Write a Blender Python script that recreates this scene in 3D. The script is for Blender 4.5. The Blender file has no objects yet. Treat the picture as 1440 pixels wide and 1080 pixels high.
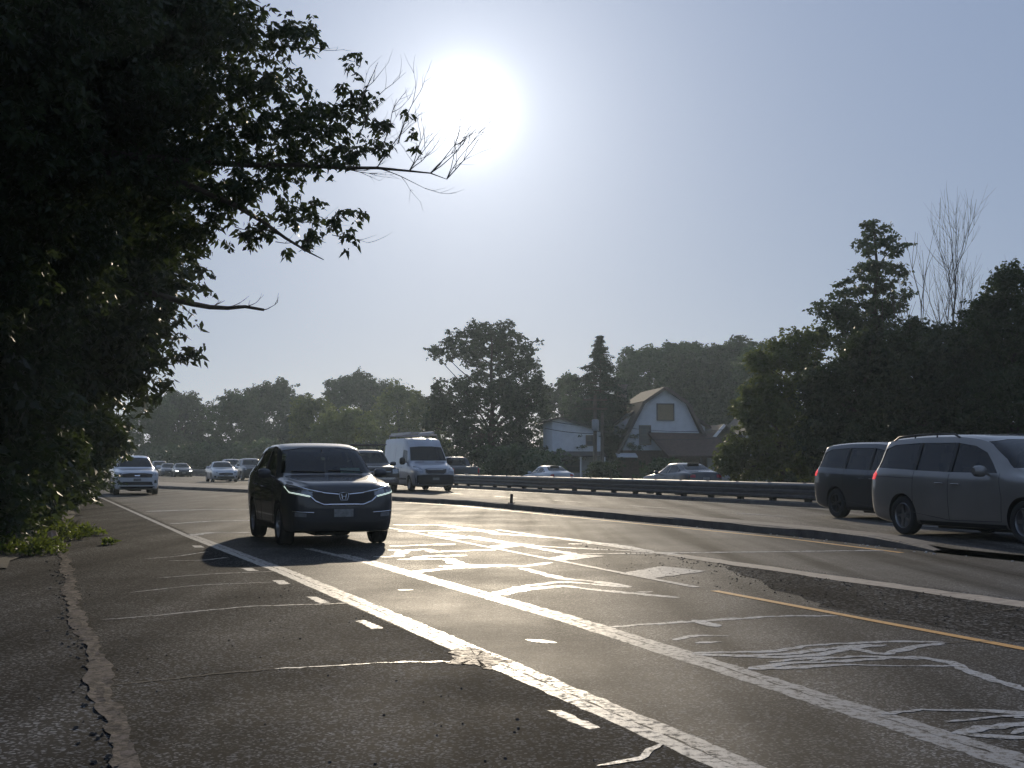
import bpy, bmesh, math, random
import numpy as np
from mathutils import Vector, Matrix
from mathutils.bvhtree import BVHTree

# ------------------------------------------------------------------ camera, light, exposure
scene = bpy.context.scene
COL = scene.collection
CAM_H = 1.31
cam_d = bpy.data.cameras.new("camera")
cam = bpy.data.objects.new("camera", cam_d)
COL.objects.link(cam)
cam.location = (0, 0, CAM_H)
cam.rotation_euler = (math.radians(93.495), 0, 0)
cam_d.sensor_width = 36.0
cam_d.lens = 46.25
cam_d.clip_start = 0.1
cam_d.clip_end = 6000
scene.camera = cam

SUN_EL = math.radians(15.25)
SUN_AZ = math.radians(-2.05)            # measured from +Y towards +X
sdir = Vector((math.sin(SUN_AZ)*math.cos(SUN_EL), math.cos(SUN_AZ)*math.cos(SUN_EL), math.sin(SUN_EL)))
sun_d = bpy.data.lights.new("sun", 'SUN')
sun_d.energy = 4.6
sun_d.angle = math.radians(0.53)
sun_d.color = (1.0, 0.85, 0.64)
sun = bpy.data.objects.new("sun", sun_d)
COL.objects.link(sun)
sun.rotation_euler = sdir.to_track_quat('Z', 'Y').to_euler()

world = bpy.data.worlds.new("World")
scene.world = world
world.use_nodes = True
wn, wl = world.node_tree.nodes, world.node_tree.links
wn.clear()
w_out = wn.new('ShaderNodeOutputWorld')
w_bg = wn.new('ShaderNodeBackground')
w_sky = wn.new('ShaderNodeTexSky')
w_sky.sky_type = 'NISHITA'
w_sky.sun_disc = False
w_sky.sun_elevation = SUN_EL
w_sky.sun_rotation = SUN_AZ
w_sky.altitude = 50
w_sky.air_density = 0.6
w_sky.dust_density = 0.12
w_sky.ozone_density = 4
w_hsv = wn.new('ShaderNodeHueSaturation')
w_hsv.inputs['Saturation'].default_value = 0.85
w_tint = wn.new('ShaderNodeVectorMath'); w_tint.operation = 'MULTIPLY_ADD'      # even, bluish airlight over the model sky
w_tint.inputs[1].default_value = (0.58, 0.395, 0.17); w_tint.inputs[2].default_value = (3.7, 5.1, 8.3)
w_bg.inputs['Strength'].default_value = 0.10
wl.new(w_sky.outputs[0], w_hsv.inputs['Color'])
# the sun itself and the bright air close round it (the sky model above leaves the disc out)
w_geo = wn.new('ShaderNodeTexCoord')
w_dot = wn.new('ShaderNodeVectorMath'); w_dot.operation = 'DOT_PRODUCT'
w_dot.inputs[1].default_value = sdir
w_nrm = wn.new('ShaderNodeVectorMath'); w_nrm.operation = 'NORMALIZE'
wl.new(w_geo.outputs['Generated'], w_nrm.inputs[0])
wl.new(w_nrm.outputs[0], w_dot.inputs[0])
w_ac = wn.new('ShaderNodeMath'); w_ac.operation = 'ARCCOSINE'
wl.new(w_dot.outputs['Value'], w_ac.inputs[0])
def wmath(op, a, b):
    n = wn.new('ShaderNodeMath'); n.operation = op
    for i, q in enumerate((a, b)):
        if q is None: continue
        if isinstance(q, (int, float)): n.inputs[i].default_value = q
        else: wl.new(q, n.inputs[i])
    return n.outputs[0]
# aureole: amp * exp(-(angle/width))
def aur(amp, width, p=1.0):
    q = wmath('DIVIDE', w_ac.outputs[0], width)
    if p != 1.0: q = wmath('POWER', q, p)
    return wmath('MULTIPLY', wmath('EXPONENT', wmath('MULTIPLY', q, -1.0), None), amp)
w_a1 = aur(20.0, math.radians(1.6), 2.0)
w_a2 = aur(13.0, math.radians(4.6))
w_a3 = aur(3.2, math.radians(11.0))
w_sum = wmath('ADD', wmath('ADD', w_a1, w_a2), w_a3)
w_mul = wn.new('ShaderNodeVectorMath'); w_mul.operation = 'SCALE'
w_mul.inputs[0].default_value = (0.96, 0.98, 1.0)
wl.new(w_sum, w_mul.inputs['Scale'])
w_add = wn.new('ShaderNodeVectorMath'); w_add.operation = 'ADD'
wl.new(w_hsv.outputs[0], w_tint.inputs[0]); wl.new(w_tint.outputs[0], w_add.inputs[0])
wl.new(w_mul.outputs[0], w_add.inputs[1])
wl.new(w_add.outputs[0], w_bg.inputs['Color'])
wl.new(w_bg.outputs[0], w_out.inputs['Surface'])

scene.view_settings.view_transform = 'Standard'
scene.view_settings.look = 'None'
scene.view_settings.exposure = -0.93
scene.view_settings.gamma = 1.0
scene.view_settings.use_curve_mapping = False
scene.render.engine = 'CYCLES'
scene.cycles.max_bounces = 8
scene.cycles.transparent_max_bounces = 12
scene.cycles.use_denoising = True
try: scene.cycles.denoiser = 'OPENIMAGEDENOISE'
except Exception: pass
scene.cycles.sample_clamp_indirect = 6.0

rng = np.random.default_rng(11)
random.seed(5)

# ------------------------------------------------------------------ road frame: u across (to the right), v along (away)
RA = math.radians(19.96)
CA, SA = math.cos(RA), math.sin(RA)
def W(u, v, z=0.0):
    return Vector((u*CA - v*SA, u*SA + v*CA, z))
def bend(v):
    return -0.0005*max(0.0, v-45.0)**2
AX_ALONG = math.atan2(CA, -SA)          # world angle of +v

# ------------------------------------------------------------------ materials
MATS = {}
def new_mat(name):
    m = bpy.data.materials.new(name); m.use_nodes = True
    return m, m.node_tree.nodes, m.node_tree.links
def pr(n): return next(x for x in n if x.type == 'BSDF_PRINCIPLED')
def mat(name, col, rough=0.5, metal=0.0, var=0.15, vscale=6.0, bump=0.0, bscale=40.0, coat=0.0, spec=0.5, rvar=0.1):
    if name in MATS: return MATS[name]
    m, n, l = new_mat(name)
    p = pr(n)
    p.inputs['Roughness'].default_value = rough
    p.inputs['Metallic'].default_value = metal
    p.inputs['Specular IOR Level'].default_value = spec
    p.inputs['Coat Weight'].default_value = coat
    p.inputs['Coat Roughness'].default_value = 0.04
    tc = n.new('ShaderNodeTexCoord')
    ns = n.new('ShaderNodeTexNoise'); ns.inputs['Scale'].default_value = vscale; ns.inputs['Detail'].default_value = 6
    l.new(tc.outputs['Object'], ns.inputs['Vector'])
    rp = n.new('ShaderNodeValToRGB')
    rp.color_ramp.elements[0].position = 0.3; rp.color_ramp.elements[1].position = 0.7
    rp.color_ramp.elements[0].color = tuple(c*(1-var) for c in col)+(1,)
    rp.color_ramp.elements[1].color = tuple(min(1, c*(1+var)) for c in col)+(1,)
    l.new(ns.outputs['Fac'], rp.inputs['Fac']); l.new(rp.outputs['Color'], p.inputs['Base Color'])
    if rvar:
        mr = n.new('ShaderNodeMapRange')
        mr.inputs['To Min'].default_value = max(0.02, rough-rvar*rough); mr.inputs['To Max'].default_value = min(1, rough+rvar*rough)
        l.new(ns.outputs['Fac'], mr.inputs['Value']); l.new(mr.outputs['Result'], p.inputs['Roughness'])
    if bump:
        nb = n.new('ShaderNodeTexNoise'); nb.inputs['Scale'].default_value = bscale; nb.inputs['Detail'].default_value = 5
        l.new(tc.outputs['Object'], nb.inputs['Vector'])
        b = n.new('ShaderNodeBump'); b.inputs['Strength'].default_value = bump; b.inputs['Distance'].default_value = 0.02
        l.new(nb.outputs['Fac'], b.inputs['Height']); l.new(b.outputs['Normal'], p.inputs['Normal'])
    MATS[name] = m
    return m

def asphalt(name, dark, light, rough, agg=75.0, bump=0.6, bdist=0.006, mott=0.35, tint=(1, .985, .965), spec=0.5, streak=0.35):
    m, n, l = new_mat(name)
    p = pr(n)
    tc = n.new('ShaderNodeTexCoord')
    vo = n.new('ShaderNodeTexVoronoi'); vo.inputs['Scale'].default_value = agg
    l.new(tc.outputs['Object'], vo.inputs['Vector'])
    sep = n.new('ShaderNodeSeparateColor'); l.new(vo.outputs['Color'], sep.inputs[0])
    rp = n.new('ShaderNodeValToRGB')
    e = rp.color_ramp.elements
    e[0].position = 0.70; e[0].color = tuple(dark*t for t in tint)+(1,)
    e[1].position = 1.0; e[1].color = tuple(light*t for t in tint)+(1,)
    l.new(sep.outputs[0], rp.inputs['Fac'])
    n2 = n.new('ShaderNodeTexNoise'); n2.inputs['Scale'].default_value = 0.55; n2.inputs['Detail'].default_value = 9; n2.inputs['Roughness'].default_value = 0.62
    l.new(tc.outputs['Object'], n2.inputs['Vector'])
    mr = n.new('ShaderNodeMapRange'); mr.inputs['From Min'].default_value = 0.3; mr.inputs['From Max'].default_value = 0.7
    mr.inputs['To Min'].default_value = 1-mott; mr.inputs['To Max'].default_value = 1+mott
    l.new(n2.outputs['Fac'], mr.inputs['Value'])
    mx = n.new('ShaderNodeVectorMath'); mx.operation = 'SCALE'
    l.new(rp.outputs['Color'], mx.inputs[0]); l.new(mr.outputs['Result'], mx.inputs['Scale'])
    l.new(mx.outputs[0], p.inputs['Base Color'])
    mp = n.new('ShaderNodeMapping'); mp.inputs['Rotation'].default_value = (0, 0, -math.radians(19.96)); mp.inputs['Scale'].default_value = (1.0, 0.035, 1.0)
    l.new(tc.outputs['Object'], mp.inputs['Vector'])
    n3 = n.new('ShaderNodeTexNoise'); n3.inputs['Scale'].default_value = 1.5; n3.inputs['Detail'].default_value = 5
    l.new(mp.outputs[0], n3.inputs['Vector'])
    mr3 = n.new('ShaderNodeMapRange'); mr3.inputs['From Min'].default_value = 0.35; mr3.inputs['From Max'].default_value = 0.65
    mr3.inputs['To Min'].default_value = 1-streak; mr3.inputs['To Max'].default_value = 1+streak
    l.new(n3.outputs['Fac'], mr3.inputs['Value'])
    ml = n.new('ShaderNodeMath'); ml.operation = 'MULTIPLY'
    l.new(mr.outputs['Result'], ml.inputs[0]); l.new(mr3.outputs['Result'], ml.inputs[1]); l.new(ml.outputs[0], mx.inputs['Scale'])
    msp = n.new('ShaderNodeMath'); msp.operation = 'MULTIPLY'; msp.inputs[1].default_value = spec
    l.new(mr3.outputs['Result'], msp.inputs[0]); l.new(msp.outputs[0], p.inputs['Specular IOR Level'])
    mr2 = n.new('ShaderNodeMapRange'); mr2.inputs['From Min'].default_value = 0.3; mr2.inputs['From Max'].default_value = 0.7
    mr2.inputs['To Min'].default_value = rough+0.06; mr2.inputs['To Max'].default_value = rough-0.06
    l.new(n2.outputs['Fac'], mr2.inputs['Value']); l.new(mr2.outputs['Result'], p.inputs['Roughness'])
    p.inputs['Specular IOR Level'].default_value = spec
    nb = n.new('ShaderNodeTexNoise'); nb.inputs['Scale'].default_value = agg*2.6; nb.inputs['Detail'].default_value = 2
    l.new(tc.outputs['Object'], nb.inputs['Vector'])
    ad = n.new('ShaderNodeMath'); ad.operation = 'SUBTRACT'
    l.new(nb.outputs['Fac'], ad.inputs[0]); l.new(sep.outputs[1], ad.inputs[1]); ad.operation = 'ADD'
    b = n.new('ShaderNodeBump'); b.inputs['Strength'].default_value = bump; b.inputs['Distance'].default_value = bdist
    l.new(ad.outputs[0], b.inputs['Height']); l.new(b.outputs['Normal'], p.inputs['Normal'])
    MATS[name] = m
    return m

def worn_paint(name, col, under, wear, rough, bump=0.4, spec=0.5):
    m, n, l = new_mat(name)
    p = pr(n)
    tc = n.new('ShaderNodeTexCoord')
    ns = n.new('ShaderNodeTexNoise'); ns.inputs['Scale'].default_value = 16; ns.inputs['Detail'].default_value = 12; ns.inputs['Roughness'].default_value = 0.8
    l.new(tc.outputs['Object'], ns.inputs['Vector'])
    rp = n.new('ShaderNodeValToRGB')
    rp.color_ramp.elements[0].position = wear-0.05; rp.color_ramp.elements[1].position = wear+0.07
    rp.color_ramp.elements[0].color = tuple(under)+(1,); rp.color_ramp.elements[1].color = tuple(col)+(1,)
    l.new(ns.outputs['Fac'], rp.inputs['Fac']); l.new(rp.outputs['Color'], p.inputs['Base Color'])
    p.inputs['Roughness'].default_value = rough
    rs = n.new('ShaderNodeMapRange'); rs.inputs['From Min'].default_value = wear-0.05; rs.inputs['From Max'].default_value = wear+0.07
    rs.inputs['To Min'].default_value = 0.05; rs.inputs['To Max'].default_value = spec
    l.new(ns.outputs['Fac'], rs.inputs['Value']); l.new(rs.outputs['Result'], p.inputs['Specular IOR Level'])
    rr = n.new('ShaderNodeMapRange'); rr.inputs['From Min'].default_value = wear-0.05; rr.inputs['From Max'].default_value = wear+0.07
    rr.inputs['To Min'].default_value = 0.85; rr.inputs['To Max'].default_value = rough
    l.new(ns.outputs['Fac'], rr.inputs['Value']); l.new(rr.outputs['Result'], p.inputs['Roughness'])
    nb = n.new('ShaderNodeTexNoise'); nb.inputs['Scale'].default_value = 90; nb.inputs['Detail'].default_value = 4
    l.new(tc.outputs['Object'], nb.inputs['Vector'])
    b = n.new('ShaderNodeBump'); b.inputs['Strength'].default_value = bump; b.inputs['Distance'].default_value = 0.005
    l.new(nb.outputs['Fac'], b.inputs['Height']); l.new(b.outputs['Normal'], p.inputs['Normal'])
    MATS[name] = m
    return m

def glass(name, tint, rough=0.02):
    if name in MATS: return MATS[name]
    m, n, l = new_mat(name)
    n.remove(pr(n))
    o = next(x for x in n if x.type == 'OUTPUT_MATERIAL')
    tr = n.new('ShaderNodeBsdfTransparent'); tr.inputs['Color'].default_value = tuple(tint)+(1,)
    gl = n.new('ShaderNodeBsdfGlossy'); gl.inputs['Roughness'].default_value = rough
    fr = n.new('ShaderNodeFresnel'); fr.inputs['IOR'].default_value = 1.52
    tc = n.new('ShaderNodeTexCoord'); nz = n.new('ShaderNodeTexNoise'); nz.inputs['Scale'].default_value = 2.0
    bp = n.new('ShaderNodeBump'); bp.inputs['Strength'].default_value = 0.05; bp.inputs['Distance'].default_value = 0.02
    l.new(tc.outputs['Object'], nz.inputs['Vector']); l.new(nz.outputs['Fac'], bp.inputs['Height']); l.new(bp.outputs['Normal'], gl.inputs['Normal'])
    mx = n.new('ShaderNodeMixShader')
    l.new(fr.outputs[0], mx.inputs[0]); l.new(tr.outputs[0], mx.inputs[1]); l.new(gl.outputs[0], mx.inputs[2]); l.new(mx.outputs[0], o.inputs['Surface'])
    MATS[name] = m
    return m

def emit(name, col, strength):
    if name in MATS: return MATS[name]
    m, n, l = new_mat(name)
    p = pr(n)
    p.inputs['Base Color'].default_value = (.8, .8, .8, 1); p.inputs['Roughness'].default_value = .2
    p.inputs['Emission Color'].default_value = tuple(col)+(1,); p.inputs['Emission Strength'].default_value = strength
    MATS[name] = m
    return m

def leaf_mat(name, col, trans, mixf=0.45, var=0.5):
    m, n, l = new_mat(name)
    p = pr(n); o = next(x for x in n if x.type == 'OUTPUT_MATERIAL')
    tc = n.new('ShaderNodeTexCoord')
    ns = n.new('ShaderNodeTexNoise'); ns.inputs['Scale'].default_value = 1.3; ns.inputs['Detail'].default_value = 8
    l.new(tc.outputs['Object'], ns.inputs['Vector'])
    oi = n.new('ShaderNodeObjectInfo')
    ad = n.new('ShaderNodeMath'); ad.operation = 'MULTIPLY_ADD'
    ad.inputs[1].default_value = 0.35; l.new(oi.outputs['Random'], ad.inputs[0]); l.new(ns.outputs['Fac'], ad.inputs[2])
    mr = n.new('ShaderNodeMapRange'); mr.inputs['From Min'].default_value = 0.35; mr.inputs['From Max'].default_value = 1.0
    mr.inputs['To Min'].default_value = 1-var; mr.inputs['To Max'].default_value = 1+var
    l.new(ad.outputs[0], mr.inputs['Value'])
    def sc(c):
        v = n.new('ShaderNodeVectorMath'); v.operation = 'SCALE'; v.inputs[0].default_value = c
        l.new(mr.outputs['Result'], v.inputs['Scale']); return v.outputs[0]
    l.new(sc(col), p.inputs['Base Color'])
    p.inputs['Roughness'].default_value = 0.5; p.inputs['Specular IOR Level'].default_value = 0.35
    t = n.new('ShaderNodeBsdfTranslucent'); l.new(sc(trans), t.inputs['Color'])
    mx = n.new('ShaderNodeMixShader'); mx.inputs[0].default_value = mixf
    l.new(p.outputs[0], mx.inputs[1]); l.new(t.outputs[0], mx.inputs[2]); l.new(mx.outputs[0], o.inputs['Surface'])
    MATS[name] = m
    return m

# ------------------------------------------------------------------ mesh helpers
class MB:
    def __init__(s): s.v = []; s.f = []
    def add(s, vs, fs):
        o = len(s.v); s.v += [tuple(q) for q in vs]; s.f += [tuple(i+o for i in f) for f in fs]
    def box(s, c, d, rot=None, taper=(1, 1)):
        hx, hy, hz = d[0]/2, d[1]/2, d[2]/2
        vs = [Vector((sx*hx*(taper[0] if sz > 0 else 1), sy*hy*(taper[1] if sz > 0 else 1), sz*hz)) for sz in (-1, 1) for sy in (-1, 1) for sx in (-1, 1)]
        if rot is not None: vs = [rot @ q for q in vs]
        vs = [q+Vector(c) for q in vs]
        s.add(vs, [(0, 2, 3, 1), (4, 5, 7, 6), (0, 1, 5, 4), (2, 6, 7, 3), (0, 4, 6, 2), (1, 3, 7, 5)])
    def tube(s, pts, rad, n=6, cap=True):
        pts = [Vector(p) for p in pts]
        if isinstance(rad, (int, float)): rad = [rad]*len(pts)
        base = len(s.v); prev = None
        for i, p in enumerate(pts):
            t = (pts[min(i+1, len(pts)-1)]-pts[max(i-1, 0)])
            t = t.normalized() if t.length > 1e-9 else Vector((0, 0, 1))
            if prev is None:
                a = Vector((0, 0, 1)) if abs(t.z) < .9 else Vector((1, 0, 0))
                x = t.cross(a).normalized()
            else:
                x = (prev-t*prev.dot(t)); x = x.normalized() if x.length > 1e-6 else t.orthogonal().normalized()
            prev = x; y = t.cross(x)
            for k in range(n):
                a = 2*math.pi*k/n
                s.v.append(tuple(p+x*(math.cos(a)*rad[i])+y*(math.sin(a)*rad[i])))
        for i in range(len(pts)-1):
            for k in range(n):
                k2 = (k+1) % n
                s.f.append((base+i*n+k, base+i*n+k2, base+(i+1)*n+k2, base+(i+1)*n+k))
        if cap:
            s.f.append(tuple(base+k for k in range(n))[::-1])
            s.f.append(tuple(base+(len(pts)-1)*n+k for k in range(n)))
    def lathe(s, prof, axis='y', n=24, c=(0, 0, 0)):
        base = len(s.v); c = Vector(c)
        for r, h in prof:
            for k in range(n):
                a = 2*math.pi*k/n
                q = (r*math.cos(a), h, r*math.sin(a)) if axis == 'y' else (r*math.cos(a), r*math.sin(a), h)
                s.v.append(tuple(Vector(q)+c))
        for i in range(len(prof)-1):
            for k in range(n):
                k2 = (k+1) % n
                s.f.append((base+i*n+k, base+i*n+k2, base+(i+1)*n+k2, base+(i+1)*n+k))
    def prism(s, poly, axis, a, b):
        # poly 2d extruded along axis from a to b
        def p3(q, h):
            if axis == 'y': return (q[0], h, q[1])
            if axis == 'x': return (h, q[0], q[1])
            return (q[0], q[1], h)
        n = len(poly)
        vs = [p3(q, a) for q in poly]+[p3(q, b) for q in poly]
        s.add(vs, [tuple(range(n))[::-1], tuple(range(n, 2*n))]+[(i, (i+1) % n, n+(i+1) % n, n+i) for i in range(n)])
    def mesh(s, name, m=None, smooth=None, fix=True):
        me = bpy.data.meshes.new(name)
        me.from_pydata(s.v, [], s.f)
        if fix:
            bm = bmesh.new(); bm.from_mesh(me); bmesh.ops.recalc_face_normals(bm, faces=bm.faces); bm.to_mesh(me); bm.free()
        if m: me.materials.append(m)
        if smooth is not None: shade(me, smooth)
        me.update()
        return me
    def build(s, name, m, parent=None, smooth=None):
        return link(name, s.mesh(name, m, smooth), parent)

def shade(me, ang):
    me.polygons.foreach_set('use_smooth', [True]*len(me.polygons))
    try: me.set_sharp_from_angle(angle=math.radians(ang))
    except Exception: pass
def link(name, me, parent=None):
    o = bpy.data.objects.new(name, me); COL.objects.link(o)
    if parent: o.parent = parent
    return o
def np_mesh(name, verts, quads, m, smooth=False):
    me = bpy.data.meshes.new(name)
    nv, nf = len(verts), len(quads)
    me.vertices.add(nv); me.vertices.foreach_set('co', np.asarray(verts, dtype=np.float32).ravel())
    k = quads.shape[1]
    me.loops.add(nf*k); me.loops.foreach_set('vertex_index', np.asarray(quads, dtype=np.int32).ravel())
    me.polygons.add(nf)
    me.polygons.foreach_set('loop_start', np.arange(0, nf*k, k, dtype=np.int32))
    try: me.polygons.foreach_set('loop_total', np.full(nf, k, dtype=np.int32))
    except Exception: pass
    if smooth: me.polygons.foreach_set('use_smooth', np.ones(nf, dtype=bool))
    me.materials.append(m)
    me.update(calc_edges=True); me.validate()
    return me
def tag(o, label, cat, group=None):
    o['label'] = label; o['category'] = cat
    if group: o['group'] = group
    return o
def struct(o):
    o['kind'] = 'structure'; return o
def empty(name, loc=(0, 0, 0), rz=0.0):
    o = bpy.data.objects.new(name, None); COL.objects.link(o)
    o.location = loc; o.rotation_euler = (0, 0, rz); o.empty_display_size = 0.3
    return o
def copy_tree(o, parent=None):
    c = o.copy(); COL.objects.link(c)
    if parent: c.parent = parent
    for ch in list(o.children): copy_tree(ch, c)
    return c

# ------------------------------------------------------------------ ground, roads, markings
M_ASPH = asphalt('asphalt_lane', 0.011, 0.20, 0.62, agg=84, bump=0.8, bdist=0.004, spec=0.045)
M_SHLD = asphalt('asphalt_shoulder', 0.010, 0.19, 0.80, agg=76, bump=0.7, bdist=0.004, mott=0.3, spec=0.02)
M_SMOO = asphalt('asphalt_smooth', 0.030, 0.12, 0.68, agg=80, bump=0.6, bdist=0.005, mott=0.25, spec=0.08, streak=.6)
M_ROAD2 = asphalt('asphalt_far', 0.04, 0.20, 0.70, agg=60, bump=0.6, bdist=0.006, mott=0.3, tint=(1, .92, .82), spec=.08, streak=.55)
M_RUB = asphalt('asphalt_rubble', 0.014, 0.17, 0.85, agg=42, bump=1.0, bdist=0.012, mott=0.5, spec=.02)
M_WALK = asphalt('sidewalk_asphalt', 0.015, 0.19, 0.88, agg=66, bump=0.7, bdist=0.005, mott=0.45, spec=.03)
M_SOIL = mat('soil', (0.035, 0.028, 0.018), 0.9, var=0.6, vscale=3, bump=0.8, bscale=25)
M_GRASS = mat('verge_ground', (0.05, 0.055, 0.022), 0.9, var=0.5, vscale=0.8, bump=0.8, bscale=8)
M_DIRT = worn_paint('dirt_band', (0.17, 0.135, 0.11), (0.035, 0.03, 0.026), 0.50, 0.9, bump=.9, spec=.05)
M_CONC = mat('concrete_strip', (0.30, 0.245, 0.19), 0.7, var=0.35, vscale=9, bump=0.8, bscale=55)
M_KERB = mat('kerb_concrete', (0.115, 0.10, 0.088), 0.8, var=0.4, vscale=3, bump=0.9, bscale=20)
M_PAINT = worn_paint('white_paint', (0.35, 0.335, 0.31), (0.055, 0.055, 0.05), 0.44, 0.5, spec=.25)
M_BAND = worn_paint('pale_joint_band', (0.28, 0.265, 0.245), (0.055, 0.055, 0.05), 0.455, 0.46, spec=.3)
M_YEL = worn_paint('yellow_paint', (0.62, 0.30, 0.05), (0.20, 0.11, 0.05), 0.40, 0.55, spec=.3)
M_SEAL = worn_paint('crack_sealant', (0.37, 0.35, 0.325), (0.06, 0.065, 0.06), 0.455, 0.36, bump=0.3, spec=.45)
M_CRK = mat('open_crack', (0.012, 0.011, 0.01), 0.9)

def sheet(name, fl, fr, vs, z, m, nu=1, wob=0.0, kind=True, wz=0.0):
    mb = MB()
    r = random.Random(name)
    rows = []
    for v in vs:
        a, b = fl(v)+r.uniform(-wob, wob), fr(v)+r.uniform(-wob, wob)
        rows.append([W(a+(b-a)*k/nu, v, z+(r.uniform(-wz, wz) if wz else 0)) for k in range(nu+1)])
    n = nu+1
    vs_ = [p for rr in rows for p in rr]
    fs = [(i*n+k, i*n+k+1, (i+1)*n+k+1, (i+1)*n+k) for i in range(len(rows)-1) for k in range(nu)]
    mb.add(vs_, fs)
    o = mb.build(name, m)
    return struct(o) if kind else o
def fr_(a, b, s):
    n = int(round((b-a)/s)); return [a+(b-a)*i/n for i in range(n+1)]
def interp(tab):
    xs = [t[0] for t in tab]; ys = [t[1] for t in tab]
    return lambda v: float(np.interp(v, xs, ys))
med_near = interp([(-12, 12.4), (16, 12.6), (20.6, 13.1), (29, 13.1), (40, 13.2), (46.4, 12.2), (61.4, 9.4), (73.9, 6.45), (85, 4.5), (110, 1.2), (140, -2.5), (200, -11)])
med_far = interp([(-12, 12.9), (16, 13.1), (21.9, 13.75), (31.5, 14.1), (45.6, 14.3), (56, 12.9), (70.6, 10.7), (85, 8.6), (110, 5.5), (140, 1.5), (200, -7.5)])
C = lambda k: (lambda v: k)
B = lambda k: (lambda v: k+bend(v))

mb = MB(); R = 780
mb.add([(-R, -R, -0.25), (R, -R, -0.25), (R, R, -0.25), (-R, R, -0.25)], [(0, 1, 2, 3)])
struct(mb.build('ground', M_GRASS))
V1 = fr_(-12, 44, 2)+fr_(46, 200, 4)
sheet('road', C(0.39), med_near, V1, 0.0, M_ASPH, nu=6)
sheet('road_shoulder', C(0.39), C(2.80), fr_(-12, 64, 2), 0.0004, M_SHLD)
sheet('sidewalk', C(-9), C(0.40), fr_(-12, 60, 0.4), 0.018, M_WALK, nu=2, wob=0.02)
sheet('soil_bank', C(-14), interp([(17.5, -0.35), (24, 0.22), (31, 0.75), (54, 2.1), (75, 1.2), (200, -9)]), fr_(17.5, 200, 1.2), 0.034, M_SOIL, nu=10, wob=0.08, wz=0.008)
sheet('smooth_lane', C(9.06), lambda v: med_near(v)-0.02, fr_(-12, 44, 2), 0.0004, M_SMOO, nu=2)
sheet('smooth_lane', lambda v: 9.06-(v-44)*.22, lambda v: med_near(v)-0.02, fr_(44, 76, 2), 0.0004, M_SMOO, nu=2)
sheet('broken_asphalt', lambda v: 6.85+.04*math.sin(v*3)+max(0, v-10.5)*.33, lambda v: 8.6+0.03*math.sin(v*5), fr_(-6, 15.6, 0.3), 0.0007, M_RUB, wob=0.06)
V2 = fr_(-12, 44, 2)+fr_(46, 260, 4)
sheet('far_road', lambda v: (med_far(v)-0.05 if v > 16.4 else med_near(v)+.05), B(21.3), V2, 0.08, M_ROAD2, nu=4)
mb = MB(); rows = []
for v in V2:
    k = bend(v); rows.append([W(21.25+k, v, .0), W(21.27+k, v, .17), W(21.33+k, v, .185), W(22.25+k, v, .185), W(22.3+k, v, -.08)])
mb.add([p for q in rows for p in q], [(i*5+k, i*5+k+1, (i+1)*5+k+1, (i+1)*5+k) for i in range(len(rows)-1) for k in range(4)])
struct(mb.build('barrier_kerb', M_KERB))
sheet('opposite_road', B(22.4), B(30.8), V2, -0.06, M_ROAD2, nu=2)
# median island with real kerb faces
mb = MB(); vs = fr_(16.4, 200, 1.0); r = random.Random(3); rows = []
for v in vs:
    a, b = med_near(v), med_far(v)
    j = r.uniform(-.015, .015)
    rows.append([W(a+j, v, -0.02), W(a+j+0.015, v, (0.135+r.uniform(-.016, .012))*min(1, .2+(v-16.4)*.5)), W(a+0.05+r.uniform(0, .03), v, 0.155*min(1, .2+(v-16.4)*.5)), W(a+(b-a)*.5, v, (0.17+r.uniform(-.014, .014))*min(1, .2+(v-16.4)*.5)), W(b-0.03, v, 0.16*min(1, .2+(v-16.4)*.5)), W(b, v, 0.05)])
vv = [p for q in rows for p in q]
mb.add(vv, [(i*6+k, i*6+k+1, (i+1)*6+k+1, (i+1)*6+k) for i in range(len(rows)-1) for k in range(5)])
struct(mb.build('median_kerb', M_KERB))

# painted lines
def line(name, u0, w, v0, v1, z, m, step=1.0, wob=0.008, bent=False):
    f = (lambda k: (lambda v: k+(bend(v) if bent else 0)))
    return sheet(name, f(u0-w/2), f(u0+w/2), fr_(v0, v1, step), z, m, wob=wob)
LL = interp([(-12, 2.86), (5, 2.90), (11, 2.93), (16, 2.92), (24.5, 2.74), (54, 2.60), (70, 2.0)])
sheet('edge_line', lambda v: LL(v)-0.115, lambda v: LL(v)-0.005, fr_(-12, 66, .12), 0.0013, M_PAINT, wob=0.008)
sheet('joint_band', lambda v: LL(v)+0.005, lambda v: LL(v)+0.115, fr_(-12, 25, .09), 0.0011, M_BAND, wob=0.013)
LJ = interp([(-12, 3.95), (4.7, 4.12), (7.7, 4.22), (10.5, 4.31), (17.4, 4.28), (21, 4.1)])
sheet('joint_band', lambda v: LJ(v)-0.13, lambda v: LJ(v)-0.005, fr_(-12, 20.5, .09), 0.0010, M_BAND, wob=0.013)
sheet('joint_band', lambda v: LJ(v)+0.005, lambda v: LJ(v)+0.11, fr_(-12, 19.0, .09), 0.0012, M_BAND, wob=0.013)
LY = interp([(-12, 6.62), (7.7, 6.64), (12.1, 6.66), (15, 6.71), (26, 6.92), (40, 6.95)])
sheet('yellow_line', lambda v: LY(v)-0.05, lambda v: LY(v)+0.05, fr_(-12, 12.2, .5), 0.0042, M_YEL, wob=0.004)
sheet('edge_line', lambda v: LY(v)-0.05, lambda v: LY(v)+0.05, fr_(12.6, 30, .5), 0.0043, M_PAINT, wob=0.008)  # rest of the yellow line, its glare whitening put into the paint colour
sheet('concrete_strip', lambda v: 8.56+.02*math.sin(v*2.3), lambda v: 8.90+.015*math.sin(v*3.1), fr_(-12, 17.2, .35), 0.0044, M_CONC, wob=0.03)
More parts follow.
